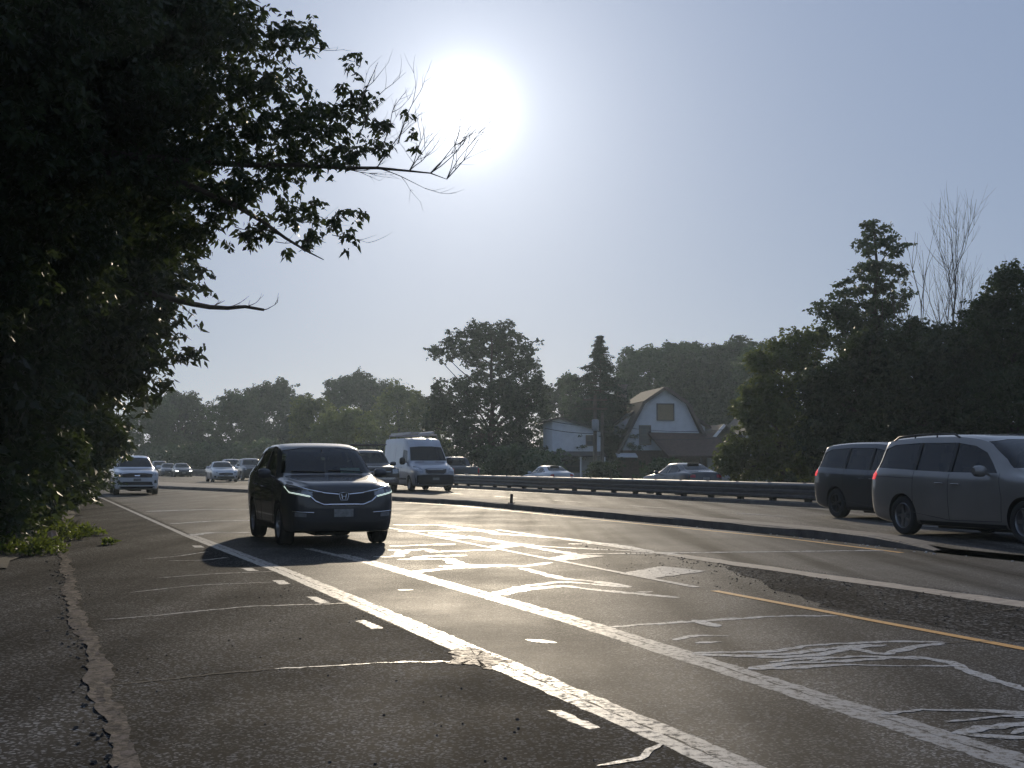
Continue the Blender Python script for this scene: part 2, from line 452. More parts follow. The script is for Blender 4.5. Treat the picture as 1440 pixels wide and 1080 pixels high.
sheet('concrete_strip', lambda v: 8.62+.01*(v-17), lambda v: 8.78+.005*(v-17), fr_(17.2, 25, .5), 0.0045, M_BAND, wob=0.03)
sheet('yellow_line', lambda v: med_near(v)-0.55, lambda v: med_near(v)-0.45, fr_(16.5, 44, 1), 0.0016, M_YEL, wob=0.006)
for k in range(16):
    v0 = 20.8+k*6.2
    line('lane_dash', 16.7, 0.12, v0, v0+2.4, 0.086, M_PAINT, 0.6, bent=True)
line('edge_line', 20.35, 0.12, -10, 160, 0.087, M_PAINT, 2.0, bent=True)
line('edge_line', 30.2, 0.12, -10, 160, -0.054, M_PAINT, 2.0, bent=True)
def ragged(mb, poly, z, r, amp=.02, step=.06):
    P = []
    for (a, b), (c, d) in zip(poly, poly[1:]+poly[:1]):
        n = max(1, int(math.hypot(c-a, d-b)/step))
        P += [W(a+(c-a)*i/n+r.uniform(-amp, amp), b+(d-b)*i/n+r.uniform(-amp, amp)*2, z) for i in range(n)]
    c = sum(P, Vector())/len(P); k = len(P)
    mb.add(P+[c], [(i, (i+1) % k, k) for i in range(k)])
rr_ = random.Random(17)
mb = MB()
HB = [[(6.70,13.75),(6.62,14.45),(7.62,15.35),(7.78,14.45)], [(6.80,16.64),(6.80,17.22),(7.45,17.98),(7.72,17.3)],
      [(6.85,19.36),(6.9,20.08),(7.54,20.6),(7.75,20.2)], [(6.9,22.0),(6.87,22.5),(7.4,22.95),(7.6,22.5)]]
for q in HB: ragged(mb, q, 0.0046, rr_, .018)
struct(mb.build('hatch_bar', M_PAINT))
mb = MB()
for q in ([(2.57,10.91),(2.65,10.94),(2.67,10.37),(2.57,10.31)], [(2.57,13.06),(2.67,13.03),(2.68,12.45),(2.57,12.36)], [(2.60,6.61),(2.67,6.58),(2.69,6.10),(2.61,6.06)],
          [(2.44,21.89),(2.57,21.84),(2.57,21.27),(2.42,21.33)], [(2.50,16.90),(2.62,16.86),(2.64,16.40),(2.50,16.43)], [(2.56,15.03),(2.69,14.98),(2.68,14.52),(2.56,14.47)]):
    ragged(mb, q, 0.0009, rr_, .010, .05)
struct(mb.build('patch_mark', M_PAINT))
mb = MB()
ragged(mb, [(2.60,8.37),(2.72,8.6),(2.78,8.94),(2.92,9.05),(3.0,8.9),(2.98,8.6),(3.03,8.3),(2.90,8.28),(2.76,8.05),(2.73,8.3)], 0.0048, rr_, .03, .04)
struct(mb.build('tan_patch', worn_paint('tan_compound', (.34, .25, .18), (.10, .085, .07), .46, .6, spec=.2)))

SEALS = [
  [(5.39,20.63),(6.55,20.81)],
  [(5.19,19.77),(5.27,19.39),(5.75,19.74),(5.68,19.06),(6.71,19.21)],
  [(4.55,18.34),(4.88,18.22),(5.29,19.38)],
  [(4.73,17.68),(5.35,17.60),(5.46,17.71),(5.28,16.65),(5.36,16.36),(5.83,16.19),(5.91,15.91),(6.55,16.46)],
  [(5.82,15.70),(5.73,14.08),(5.96,13.60),(6.00,12.87)],
  [(4.33,15.54),(5.00,16.00),(5.76,16.09)],
  [(4.43,12.75),(5.03,13.39),(5.59,13.74),(5.76,13.40),(5.99,12.87)],
  [(4.42,12.55),(4.91,13.01),(5.40,13.26),(5.56,12.69),(5.82,12.11),(6.00,11.67)],
  [(5.84,12.34),(6.02,12.36)],
  [(7.36,27.86),(8.30,27.52),(8.38,24.00)],
  [(6.75,25.17),(8.60,24.79)],
  [(7.21,24.42),(7.45,21.34),(7.45,17.92)],
  [(7.52,22.98),(7.45,20.08),(8.79,17.76),(8.79,16.50)],
  [(8.21,23.79),(8.84,21.76),(8.93,19.35),(8.65,17.48)],
  [(8.30,20.18),(9.09,19.89)],
  [(7.59,17.87),(9.51,17.50),(12.22,17.03)],
  [(4.40,9.79),(4.79,9.85),(5.35,9.91),(6.01,10.00),(6.56,9.85)],
  [(4.51,8.88),(4.81,9.12),(5.01,8.96)],
  [(4.60,8.68),(4.82,8.73)],
  [(4.33,8.28),(4.88,8.11),(5.35,8.33),(6.05,8.28),(6.34,8.09)],
  [(4.32,8.21),(4.81,7.85),(5.22,7.92),(5.51,8.11),(5.53,7.73),(5.94,7.96),(6.32,8.10)],
  [(4.32,7.48),(4.71,7.62),(5.24,7.56),(5.68,7.61),(5.74,7.24),(5.63,7.03),(5.53,6.70),(5.45,6.27),(5.5,5.7)],
  [(4.32,7.48),(5.08,7.42),(5.40,7.24),(5.66,7.14)],
  [(4.20,5.91),(4.41,5.96),(4.69,5.88),(4.92,5.67),(5.3,5.5)],
  [(4.25,5.39),(4.54,5.45),(4.74,5.46),(5.1,5.4)],
  [(4.25,5.35),(4.49,5.18),(4.9,5.1)],
  [(4.79,5.60),(4.84,5.58)],
  [(4.55,8.02),(5.0,7.98),(5.3,8.12),(5.75,8.2)], [(4.9,7.66),(5.25,7.74),(5.5,7.66),(5.62,7.45)], [(4.6,7.70),(4.95,7.80),(5.2,7.70)], [(5.35,7.98),(5.6,8.14),(5.85,8.12)],
  [(4.4,5.62),(4.75,5.68),(5.0,5.55)], [(4.5,5.28),(4.75,5.34),(5.0,5.28)], [(4.7,13.05),(5.1,13.15),(5.5,13.2)], [(4.9,16.3),(5.3,16.25),(5.7,16.0)], [(5.0,17.9),(5.4,18.2),(5.9,18.1)],
  [(5.25,9.97),(5.22,9.5)],
  [(3.6,13.4),(3.75,13.35)], [(3.5,9.3),(3.62,9.05)],
  [(0.57,11.69),(0.97,11.83),(1.54,12.15),(1.91,12.33),(2.80,12.29)],
  [(1.48,8.53),(1.92,8.53),(2.34,8.55),(2.56,8.46),(2.74,8.40)],
  [(1.48,19.00),(1.92,19.30),(2.49,20.22)],
  [(1.74,18.48),(2.24,18.44),(2.6,18.9)],
  [(0.91,14.05),(1.73,14.68),(2.50,14.77)],
  [(1.38,15.76),(2.08,16.14),(2.78,16.21)],
  [(2.74,24.97),(3.27,25.86),(3.95,25.61)],
  [(2.34,5.33),(2.50,5.35),(2.60,5.42),(2.67,5.55),(2.81,5.65)],
  [(2.9,30.0),(3.9,31.0),(5.6,31.2)], [(3.0,38.0),(4.6,39.0),(6.9,38.6)],
]
def ribbon(mb, pts, w, z, r, taper=True):
    P = []
    for (a, b), (c, d) in zip(pts[:-1], pts[1:]):
        n = max(2, int(math.hypot(c-a, d-b)/0.07))
        for i in range(n): P.append((a+(c-a)*i/n, b+(d-b)*i/n))
    P.append(pts[-1])
    # smooth
    for _ in range(2):
        P = [P[0]]+[((P[i-1][0]+2*P[i][0]+P[i+1][0])/4, (P[i-1][1]+2*P[i][1]+P[i+1][1])/4) for i in range(1, len(P)-1)]+[P[-1]]
    n = len(P); L = []; ww = w
    for i, p in enumerate(P):
        q0, q1 = P[max(0, i-1)], P[min(n-1, i+1)]
        t = Vector((q1[0]-q0[0], q1[1]-q0[1]))
        t = t.normalized() if t.length > 0 else Vector((1, 0))
        nn = Vector((-t.y, t.x))
        ww = 0.6*ww+0.4*w*r.uniform(0.15, 1.75)
        k = ww*(0.35 if taper and i in (0, n-1) else 1)
        jx, jy = r.uniform(-.012, .012), r.uniform(-.02, .02)
        L += [W(p[0]+jx+nn.x*k/2, p[1]+jy+nn.y*k/2, z), W(p[0]+jx-nn.x*k/2, p[1]+jy-nn.y*k/2, z)]
    mb.add(L, [(2*i, 2*i+1, 2*i+3, 2*i+2) for i in range(n-1)])
mb = MB(); r = random.Random(8)
for i, s in enumerate(SEALS):
    vm = sum(p[1] for p in s)/len(s); um = sum(p[0] for p in s)/len(s)
    w = (0.066+0.0085*(vm-5)) if um > 2.9 else 0.042
    ribbon(mb, s, w, 0.0016+0.00005*i, r)
struct(mb.build('crack_sealant', M_SEAL))
mb = MB()
for i, s in enumerate([[(0.2,8.2),(0.69,8.29),(1.08,8.44),(1.5,8.53)], [(5.9,8.2),(6.34,8.1),(7.3,7.9)], [(0.4,17.2),(1.2,17.1),(2.2,17.3)], [(3.2,17.3),(5.2,24.5),(5.6,31)], [(-1.6,6.9),(-.6,7.2),(.3,7.1)], [(7.9, 9.6), (8.9, 9.9)], [(8.56,11.2),(8.9,11.0)], [(8.56,7.8),(8.9,8.1)]]):
    ribbon(mb, s, 0.02, 0.0049+0.0001*i, r)
struct(mb.build('open_crack', M_CRK))
# pale dirt band along the sidewalk edge, with a broken low lip
cc = interp([(-12, .42), (6, .42), (6.5, .41), (7.7, .41), (9.4, .43), (11.3, .40), (12.3, .37), (14.6, .40), (20.3, .45)])
sheet('dirt_band', lambda v: cc(v)-.07+.025*math.sin(v*2.1), lambda v: cc(v)+.055+.02*math.sin(v*3.7+1), fr_(-12, 21, .12), 0.026, M_DIRT, nu=3, wob=0.022, wz=0.006)

# crumbs and dead leaves scattered on the asphalt
mb = MB(); r = random.Random(21)
def crumb(p, s):
    k = r.randint(4, 6); a0 = r.uniform(0, 6.28)
    ring = [(math.cos(a0+6.283*i/k)*s*r.uniform(.5, 1.1), math.sin(a0+6.283*i/k)*s*r.uniform(.4, 1)) for i in range(k)]
    h = s*r.uniform(.25, .6)
    vs = [p+Vector((x, y, -0.004)) for x, y in ring]+[p+Vector((x*.6, y*.6, h*r.uniform(.6, 1))) for x, y in ring]
    mb.add(vs, [tuple(range(k, 2*k))]+[(i, (i+1) % k, k+(i+1) % k, k+i) for i in range(k)])
for _ in range(120): crumb(W(r.uniform(.5, 2.7), r.uniform(4.5, 17), .004), r.uniform(.004, .012))
for _ in range(60): crumb(W(r.uniform(-3, .3), r.uniform(5, 17), .022), r.uniform(.006, .018))
for _ in range(130): crumb(W(cc(0)+r.gauss(-.10, .05), r.uniform(5, 20), .024), r.uniform(.006, .02))
for _ in range(500): crumb(W(r.uniform(6.85, 8.6), r.uniform(5, 16), .004), r.uniform(.005, .016))
for _ in range(160): crumb(W(r.uniform(8.2, 8.6), r.uniform(6, 20), .004), r.uniform(.006, .02))
o = mb.build('road_crumbs', mat('dark_crumb', (0.05, 0.043, 0.036), .9)); o['kind'] = 'stuff'
mb = MB()
for _ in range(70):
    v = r.uniform(14, 55); crumb(W(med_near(v)-r.uniform(.02, .3), v, .006), r.uniform(.012, .035))
o = mb.build('gutter_grit', mat('pale_grit', (0.45, 0.42, 0.38), .8)); o['kind'] = 'stuff'

# ------------------------------------------------------------------ guardrail between the carriageways
M_STEEL = mat('galvanised_steel', (0.12, 0.12, 0.125), 0.5, metal=0.8, var=0.25, vscale=4)
M_POST = mat('weathered_timber', (0.06, 0.05, 0.04), 0.85, var=0.4)
GV = fr_(14, 190, 2.0)
def wbeam(side, name):
    prof = [(0, .20), (.02, .215), (.085, .25), (.085, .29), (.02, .33), (.02, .37), (.085, .41), (.085, .45), (.02, .49), (.02, .53), (.085, .57), (.085, .63), (.03, .68), (.0, .695), (-.10, .695), (-.10, .67)]
    mb = MB(); n = len(prof); vs = []
    for v in GV:
        for a, h in prof: vs.append(W(21.75+bend(v)-side*(.14+a), v, .06+h))
    mb.add(vs, [(i*n+k, i*n+k+1, (i+1)*n+k+1, (i+1)*n+k) for i in range(len(GV)-1) for k in range(n-1)])
    return mb
gr = empty('guardrail', W(21.75, 14, .08))
def under(o, root):
    o.parent = root; o.matrix_parent_inverse = root.matrix_basis.inverted(); return o
under(wbeam(1, 'rail').build('rail', M_STEEL), gr); under(wbeam(-1, 'rail').build('rail', M_STEEL), gr)
for i, v in enumerate(GV):
    mb = MB(); mb.box(W(21.75+bend(v), v, .40), (.15, .20, .66), Matrix.Rotation(RA, 3, 'Z'))
    mb.box(W(21.75+bend(v), v, .62), (.27, .15, .30), Matrix.Rotation(RA, 3, 'Z'))
    under(mb.build('post', M_POST), gr)
tag(gr, 'long galvanised steel guardrail on timber posts between the two carriageways', 'guardrail')
# delineator stub on the median
st = empty('delineator_stub', W(13.35, 36.8, .155))
mb = MB(); mb.box((0, 0, .012), (.22, .16, .024)); under_b = mb.build('base_plate', M_POST, st)
mb = MB(); mb.box((0, 0, .15), (.09, .045, .26), Matrix.Rotation(.06, 3, 'Y'), taper=(.92, .9)); mb.build('stub_post', mat('brown_plastic', (.05, .03, .025), .6), st)
tag(st, 'short broken brown marker stub standing on the median kerb', 'marker post')

# ------------------------------------------------------------------ trees
M_BARK = mat('bark', (0.055, 0.043, 0.033), 0.9, var=0.4, vscale=5, bump=0.8, bscale=14)
M_TWIG = mat('bare_twig', (0.075, 0.06, 0.05), 0.85, var=0.3)
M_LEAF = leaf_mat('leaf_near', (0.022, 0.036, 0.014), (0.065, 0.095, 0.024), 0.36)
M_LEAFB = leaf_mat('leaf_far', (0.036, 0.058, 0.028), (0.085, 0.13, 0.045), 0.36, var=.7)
M_LEAFY = leaf_mat('leaf_yellowish', (0.060, 0.080, 0.026), (0.17, 0.21, 0.05), 0.42, var=.75)  # wide tone range here and above puts sunlit clumps into the leaf colour
M_CONI = leaf_mat('needle', (0.022, 0.040, 0.022), (0.04, 0.07, 0.02), 0.25)

def leaves(P, L, wr, droop, g, flat=0.0):
    # one folded diamond per leaf
    N = len(P)
    d = g.normal(size=(N, 3)); d /= np.linalg.norm(d, axis=1, keepdims=True)+1e-9
    d[:, 2] = d[:, 2]*(1-flat)-droop
    d /= np.linalg.norm(d, axis=1, keepdims=True)+1e-9
    q = g.normal(size=(N, 3)); s = np.cross(d, q); s /= np.linalg.norm(s, axis=1, keepdims=True)+1e-9
    nrm = np.cross(s, d)
    L = (L*g.uniform(.65, 1.3, N))[:, None]
    mid = P+d*L*.42
    w = L*wr*.5
    v = np.empty((N, 4, 3))
    v[:, 0] = P; v[:, 1] = mid+s*w+nrm*w*.45; v[:, 2] = P+d*L-np.array([0, 0, .08])*L; v[:, 3] = mid-s*w+nrm*w*.45
    return v
def fill_clumps(cl, per, L, wr, droop, g, sprig=6, flat=0.55, zsq=.75):
    # cl: (x,y,z,r); leaves sit in small sprigs inside every clump
    out = []
    for x, y, z, r in cl:
        n = max(2, int(per*r*r/sprig))
        q = g.normal(size=(n, 3)); q /= np.linalg.norm(q, axis=1, keepdims=True)
        q *= (g.uniform(0.05, 1, n)**.5)[:, None]*r*(1+.25*g.normal(size=(n, 1)))
        q[:, 2] *= zsq
        c = q+np.array([x, y, z])
        p = np.repeat(c, sprig, axis=0)+g.normal(size=(n*sprig, 3))*L*.22
        out.append(p)
    P = np.concatenate(out)
    return leaves(P, L, wr, droop, g, flat)
def leaf_mesh(name, V, m):
    n = len(V)
    return np_mesh(name, V.reshape(-1, 3), np.arange(n*4, dtype=np.int32).reshape(n, 4), m)
def lobe_clumps(lobes, cr, dens, g, edge=0.62, depth=0.85):
    out = []
    for cx, cy, cz, rx, rz in lobes:
        ry = max(rx, min(rz, rx*1.3))*depth
        area = 4*math.pi*((rx*rz+rx*ry+ry*rz)/3)
        n = max(4, int(dens*area/(cr*cr*3.14)))
        for _ in range(n):
            q = g.normal(size=3); q /= np.linalg.norm(q)
            k = g.uniform(edge**3, 1)**(1/3)
            k *= 1+.10*g.normal()
            r = cr*g.uniform(.55, 1.25)
            p = np.array([cx+q[0]*rx*k, cy+q[1]*ry*k, cz+q[2]*rz*k])
            if p[2] < .15: p[2] = g.uniform(.1, .5)
            out.append((p[0], p[1], p[2], r))
    return out
def curve_pts(a, b, g, n=5, sag=0.12):
    a, b = np.array(a), np.array(b); d = np.linalg.norm(b-a); P = []
    off = g.normal(size=3)*d*.07
    for i in range(n+1):
        t = i/n
        p = a*(1-t)+b*t+off*math.sin(math.pi*t); p[2] += -sag*d*math.sin(math.pi*t)*.4
        P.append(p)
    return P
def skeleton(H, r0, lobes, clumps, g, nb=30, lean=0.0):
    mb = MB()
    top = max(lobes, key=lambda l: l[2]+l[4])
    n = 7; tr = []
    for i in range(n+1):
        t = i/n
        tr.append(np.array([top[0]*t**1.6+g.normal()*.04*H*.2, top[1]*t**1.6+g.normal()*.03, (top[2])*t-.15*(i == 0)]))
    mb.tube(tr, [r0*(1-.86*i/n) for i in range(n+1)], 8)
    def at(z):
        for i in range(n):
            if tr[i+1][2] >= z: 
                f = (z-tr[i][2])/max(1e-6, tr[i+1][2]-tr[i][2]); return tr[i]*(1-f)+tr[i+1]*f, r0*(1-.86*(i+f)/n)
        return tr[-1], r0*.14
    anchors = []
    for l in lobes:
        e = np.array([l[0], l[1], l[2]])
        h = math.hypot(l[0], l[1])
        b, rb = at(max(.25*H, e[2]-h*.8-.4))
        P = curve_pts(b, e, g); mb.tube(P, [rb*.55*(1-.75*i/5) for i in range(6)], 6); anchors.append((e, rb*.22))
    if clumps:
        idx = g.choice(len(clumps), min(nb, len(clumps)), replace=False)
        for i in idx:
            c = np.array(clumps[i][:3])
            e, r_ = min(anchors, key=lambda a: np.linalg.norm(a[0]-c))
            mb.tube(curve_pts(e, c, g, 3), [max(.012, r_*.6), max(.01, r_*.4), max(.008, r_*.25), .006], 5)
    return mb
def build_tree(name, loc, lobes, cr, dens, per, L, m, seed, label, cat='tree', group=None, wr=.5, droop=.35, nb=26, r0=None, extra=None, trunk=True, edge=.62, sprig=6, zsq=.75):
    g = np.random.default_rng(seed)
    H = max(l[2]+l[4] for l in lobes)
    root = empty(name, loc)
    cl = lobe_clumps(lobes, cr, dens, g, edge)
    if extra: cl += extra
    leaf = fill_clumps(cl, per, L, wr, droop, g, sprig=sprig, zsq=zsq)
    link('crown', leaf_mesh('crown', leaf, m), root)
    if trunk: skeleton(H, r0 or H*.022, lobes, cl, g, nb).build('trunk', M_BARK, root, 60)
    tag(root, label, cat, group)
    return root

BG = [
  ('f1', -56.0, 205.0, [(-1.33, 0, 6.63, 3.88, 5.32), (1.11, 0, 9.62, 2.88, 2.44), (2.77, 0, 2.75, 4.43, 3.32)]),
  ('f2', -51.8, 212.0, [(-0.46, 0, 8.3, 4.13, 4.81), (-2.06, 0, 10.59, 2.52, 2.06), (2.52, 0, 2.8, 4.58, 3.44)]),
  ('f3', -40.1, 190.0, [(-0.82, 0, 6.96, 3.7, 5.14), (0.82, 0, 9.63, 2.57, 2.05), (1.54, 0, 2.65, 4.11, 3.59)]),
  ('f4', -37.1, 205.0, [(-0.55, 0, 9.18, 4.99, 5.32), (-1.88, 0, 11.95, 3.32, 1.99), (2.99, 0, 9.62, 2.88, 3.1), (1.66, 0, 3.3, 4.99, 4.43)]),
  ('f5', -24.2, 160.0, [(0.17, 0, 5.72, 3.11, 3.98), (-0.86, 0, 7.62, 1.73, 1.73), (0.0, 0, 2.0, 3.89, 2.59)]),
  ('f6', -24.4, 210.0, [(-0.34, 0, 10.5, 5.22, 5.45), (-1.93, 0, 13.34, 3.86, 2.04), (3.06, 0, 11.19, 2.95, 2.95), (0.57, 0, 3.92, 5.68, 5.11)]),
  ('f7', -19.5, 150.0, [(-0.81, 0, 3.82, 2.92, 3.65), (1.62, 0, 5.2, 2.43, 2.84), (0.0, 0, 1.15, 4.05, 2.03)]),
  ('f8', -14.7, 175.0, [(-0.47, 0, 7.08, 3.41, 4.54), (1.14, 0, 9.16, 1.89, 1.89), (-0.47, 0, 2.54, 4.26, 3.78)]),
  ('f9', -9.9, 158.0, [(-0.17, 0, 5.49, 2.22, 4.44), (-0.85, 0, 7.97, 1.2, 1.37), (0.51, 0, 1.57, 2.99, 2.56)]),
  ('big', -2.1, 130.0, [(0.0, 0, 12.06, 3.37, 2.67), (-2.46, 0, 13.75, 1.97, 1.55), (2.25, 0, 12.76, 2.39, 2.11), (-4.64, 0, 12.48, 1.41, 0.84), (-5.76, 0, 12.76, 0.63, 0.49), (0.14, 0, 14.73, 2.53, 0.98), (3.86, 0, 10.52, 1.41, 1.55), (4.71, 0, 8.9, 0.84, 1.12), (-3.51, 0, 7.7, 2.67, 2.25), (0.0, 0, 5.74, 3.86, 4.36), (3.37, 0, 6.09, 2.25, 3.86), (-4.78, 0, 4.68, 1.76, 3.51), (0.7, 0, 1.87, 4.92, 2.67)]),
  ('m1', 6.0, 172.0, [(0.0, 0, 8.1, 2.05, 3.9), (-0.84, 0, 9.96, 1.3, 1.49), (1.39, 0, 11.35, 1.3, 1.86), (0.46, 0, 2.52, 3.72, 3.72)]),
  ('m2', 7.0, 150.0, [(0.0, 0, 9.26, 1.3, 2.11), (0.73, 0, 6.42, 1.78, 3.24), (-0.49, 0, 10.88, 0.97, 0.81)]),
  ('h1', 16.8, 168.0, [(0.0, 0, 12.03, 2.91, 4.18), (-1.36, 0, 14.66, 1.82, 1.63), (0.91, 0, 15.2, 1.82, 1.27), (-1.36, 0, 7.94, 2.72, 4.54)]),
  ('h2', 22.8, 172.0, [(-0.28, 0, 12.75, 3.9, 4.18), (-1.39, 0, 15.72, 2.6, 1.39), (1.86, 0, 15.53, 2.05, 1.3), (-0.46, 0, 7.17, 5.58, 5.58), (3.25, 0, 9.96, 4.65, 4.65)]),
  ('h3', 27.8, 166.0, [(-2.24, 0, 12.8, 2.87, 3.41), (1.08, 0, 11.9, 3.41, 4.31), (1.44, 0, 15.76, 1.79, 1.62), (-0.45, 0, 6.07, 5.38, 5.38), (-4.49, 0, 11.45, 3.59, 3.59)]),
  ('h4', 28.8, 150.0, [(-0.41, 0, 12.09, 2.27, 3.41), (0.81, 0, 13.72, 1.62, 1.62), (-0.41, 0, 5.61, 3.24, 4.86)]),
  ('r1', 11.8, 58.0, [(0.16, 0, 5.32, 1.32, 1.32), (0.41, 0, 6.73, 0.82, 0.63), (1.41, 0, 6.67, 0.75, 0.63), (-0.85, 0, 5.95, 0.5, 0.44), (-1.03, 0, 3.85, 1.0, 1.25), (-0.09, 0, 2.81, 1.82, 1.88), (-1.47, 0, 1.72, 1.25, 1.0), (1.41, 0, 2.34, 1.25, 1.57), (-2.29, 0, 1.25, 0.56, 0.63)]),
  ('r2', 18.3, 66.0, [(0.11, 0, 13.26, 0.71, 0.64), (-0.5, 0, 12.41, 0.64, 0.43), (0.93, 0, 12.48, 0.71, 0.5), (0.29, 0, 11.12, 1.28, 0.71), (-1.07, 0, 10.41, 0.93, 0.5), (-2.14, 0, 9.27, 1.0, 0.57), (1.07, 0, 10.05, 0.86, 0.86), (-0.36, 0, 9.05, 1.78, 0.86), (-1.64, 0, 8.12, 1.36, 1.0), (0.29, 0, 7.27, 1.78, 1.43)]),
  ('r3', 14.5, 56.0, [(0.0, 0, 4.13, 2.0, 1.88), (-0.61, 0, 2.25, 1.76, 1.36), (0.91, 0, 2.16, 1.82, 1.36), (-1.06, 0, 4.73, 0.91, 1.21), (0.91, 0, 5.94, 1.21, 1.21)]),
  ('r4', 18.6, 60.0, [(-0.06, 0, 5.14, 1.88, 2.14), (-0.06, 0, 2.54, 2.76, 1.78), (0.26, 0, 7.31, 0.84, 0.84), (-0.71, 0, 6.6, 0.97, 0.97), (1.23, 0, 3.03, 1.95, 2.27), (-1.36, 0, 4.33, 1.62, 1.95)]),
  ('r5', 19.9, 57.0, [(-0.4, 0, 4.55, 1.73, 2.28), (-1.02, 0, 6.64, 0.92, 0.99), (0.46, 0, 7.56, 0.8, 0.99), (0.15, 0, 2.33, 2.16, 1.54), (-1.08, 0, 5.1, 1.54, 1.85), (-2.0, 0, 3.25, 1.54, 1.85)]),
  ('r6', 21.2, 55.0, [(-0.3, 0, 6.45, 1.31, 2.2), (-0.06, 0, 8.59, 1.07, 1.25), (-0.8, 0, 3.18, 1.9, 2.26), (0.24, 0, 4.07, 1.49, 2.68), (-1.13, 0, 7.64, 0.65, 0.77)]),
]
INFO = {  # label, leaf material, seed, clump radius, leaves per clump m2, leaf length
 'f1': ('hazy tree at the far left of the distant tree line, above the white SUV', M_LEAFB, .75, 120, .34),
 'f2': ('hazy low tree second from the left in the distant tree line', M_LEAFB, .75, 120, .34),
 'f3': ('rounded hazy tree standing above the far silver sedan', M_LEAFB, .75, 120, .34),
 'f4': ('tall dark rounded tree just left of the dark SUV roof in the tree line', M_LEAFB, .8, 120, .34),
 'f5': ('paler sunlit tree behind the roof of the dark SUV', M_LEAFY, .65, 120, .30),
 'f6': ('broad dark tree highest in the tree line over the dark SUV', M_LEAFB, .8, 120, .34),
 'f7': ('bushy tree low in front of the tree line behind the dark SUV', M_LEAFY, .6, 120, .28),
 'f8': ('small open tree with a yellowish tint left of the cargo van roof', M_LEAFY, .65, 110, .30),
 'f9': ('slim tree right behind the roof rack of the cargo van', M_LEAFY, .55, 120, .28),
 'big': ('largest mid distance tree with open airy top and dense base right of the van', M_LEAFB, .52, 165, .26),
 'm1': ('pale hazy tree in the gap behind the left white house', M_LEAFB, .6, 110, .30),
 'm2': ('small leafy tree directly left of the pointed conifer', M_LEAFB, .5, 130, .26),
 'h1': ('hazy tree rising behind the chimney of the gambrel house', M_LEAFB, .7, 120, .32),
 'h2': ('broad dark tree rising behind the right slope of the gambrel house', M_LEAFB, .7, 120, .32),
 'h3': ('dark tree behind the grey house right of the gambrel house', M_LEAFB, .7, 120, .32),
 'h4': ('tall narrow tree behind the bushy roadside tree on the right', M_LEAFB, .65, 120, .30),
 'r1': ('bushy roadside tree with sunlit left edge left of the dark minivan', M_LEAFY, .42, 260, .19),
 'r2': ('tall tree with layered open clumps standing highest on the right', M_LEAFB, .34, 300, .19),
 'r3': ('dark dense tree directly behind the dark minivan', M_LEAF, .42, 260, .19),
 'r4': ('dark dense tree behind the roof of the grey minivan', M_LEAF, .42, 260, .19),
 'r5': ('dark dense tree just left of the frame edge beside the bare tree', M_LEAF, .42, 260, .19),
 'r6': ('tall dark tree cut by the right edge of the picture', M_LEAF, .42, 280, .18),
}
sd = 100
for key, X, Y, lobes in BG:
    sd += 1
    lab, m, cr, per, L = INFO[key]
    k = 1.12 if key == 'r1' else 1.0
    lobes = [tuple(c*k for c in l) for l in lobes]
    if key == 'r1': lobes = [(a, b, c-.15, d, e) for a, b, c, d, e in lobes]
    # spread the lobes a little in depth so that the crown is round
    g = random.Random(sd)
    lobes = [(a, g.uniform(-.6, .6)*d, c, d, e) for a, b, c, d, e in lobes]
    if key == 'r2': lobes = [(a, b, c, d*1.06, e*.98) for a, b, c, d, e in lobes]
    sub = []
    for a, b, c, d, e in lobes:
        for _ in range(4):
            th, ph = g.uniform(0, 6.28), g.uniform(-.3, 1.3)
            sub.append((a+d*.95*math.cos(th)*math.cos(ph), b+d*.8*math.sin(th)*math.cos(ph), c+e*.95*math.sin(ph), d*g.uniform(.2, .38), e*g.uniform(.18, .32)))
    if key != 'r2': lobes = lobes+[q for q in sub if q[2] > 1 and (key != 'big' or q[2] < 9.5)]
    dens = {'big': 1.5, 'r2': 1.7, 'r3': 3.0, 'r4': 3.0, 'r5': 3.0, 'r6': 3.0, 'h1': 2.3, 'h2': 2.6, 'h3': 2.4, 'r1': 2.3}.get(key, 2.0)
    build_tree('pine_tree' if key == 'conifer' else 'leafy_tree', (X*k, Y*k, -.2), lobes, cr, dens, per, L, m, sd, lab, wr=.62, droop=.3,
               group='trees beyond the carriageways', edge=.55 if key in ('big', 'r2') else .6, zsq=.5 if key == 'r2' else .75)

# conifer between the two white houses
g = np.random.default_rng(77)
root = empty('conifer_tree', (8.4, 125, -.2))
mb = MB(); mb.tube([(0, 0, 0), (.05, 0, 6), (0, 0, 13.6)], [.26, .17, .03], 8)
cl = []
for i in range(34):
    z = 2.4+11.2*i/33; R0 = .15+4.7*(1-(z-2.4)/11.2)**.85*(1+.25*math.sin(i*2.1))
    for k in range(10):
        a = g.uniform(0, 6.28); r = R0*g.uniform(.6, 1.08)
        tip = (math.cos(a)*r, math.sin(a)*r, z-.14*r+.1)
        mb.tube([(0, 0, z), (tip[0]*.5, tip[1]*.5, z+.05*r), tip], [.05, .035, .012], 4)
        for t in (.35, .6, .8, 1.0): cl.append((tip[0]*t, tip[1]*t, z-.14*r*t*t+.03, .10+.34*(1-abs(t-.6))*R0/2.8))
mb.build('trunk', M_BARK, root, 60)
link('crown', leaf_mesh('crown', fill_clumps(cl, 330, .26, .35, .35, g, zsq=.45), M_CONI), root)
tag(root, 'dark pointed conifer rising between the two white houses', 'tree')

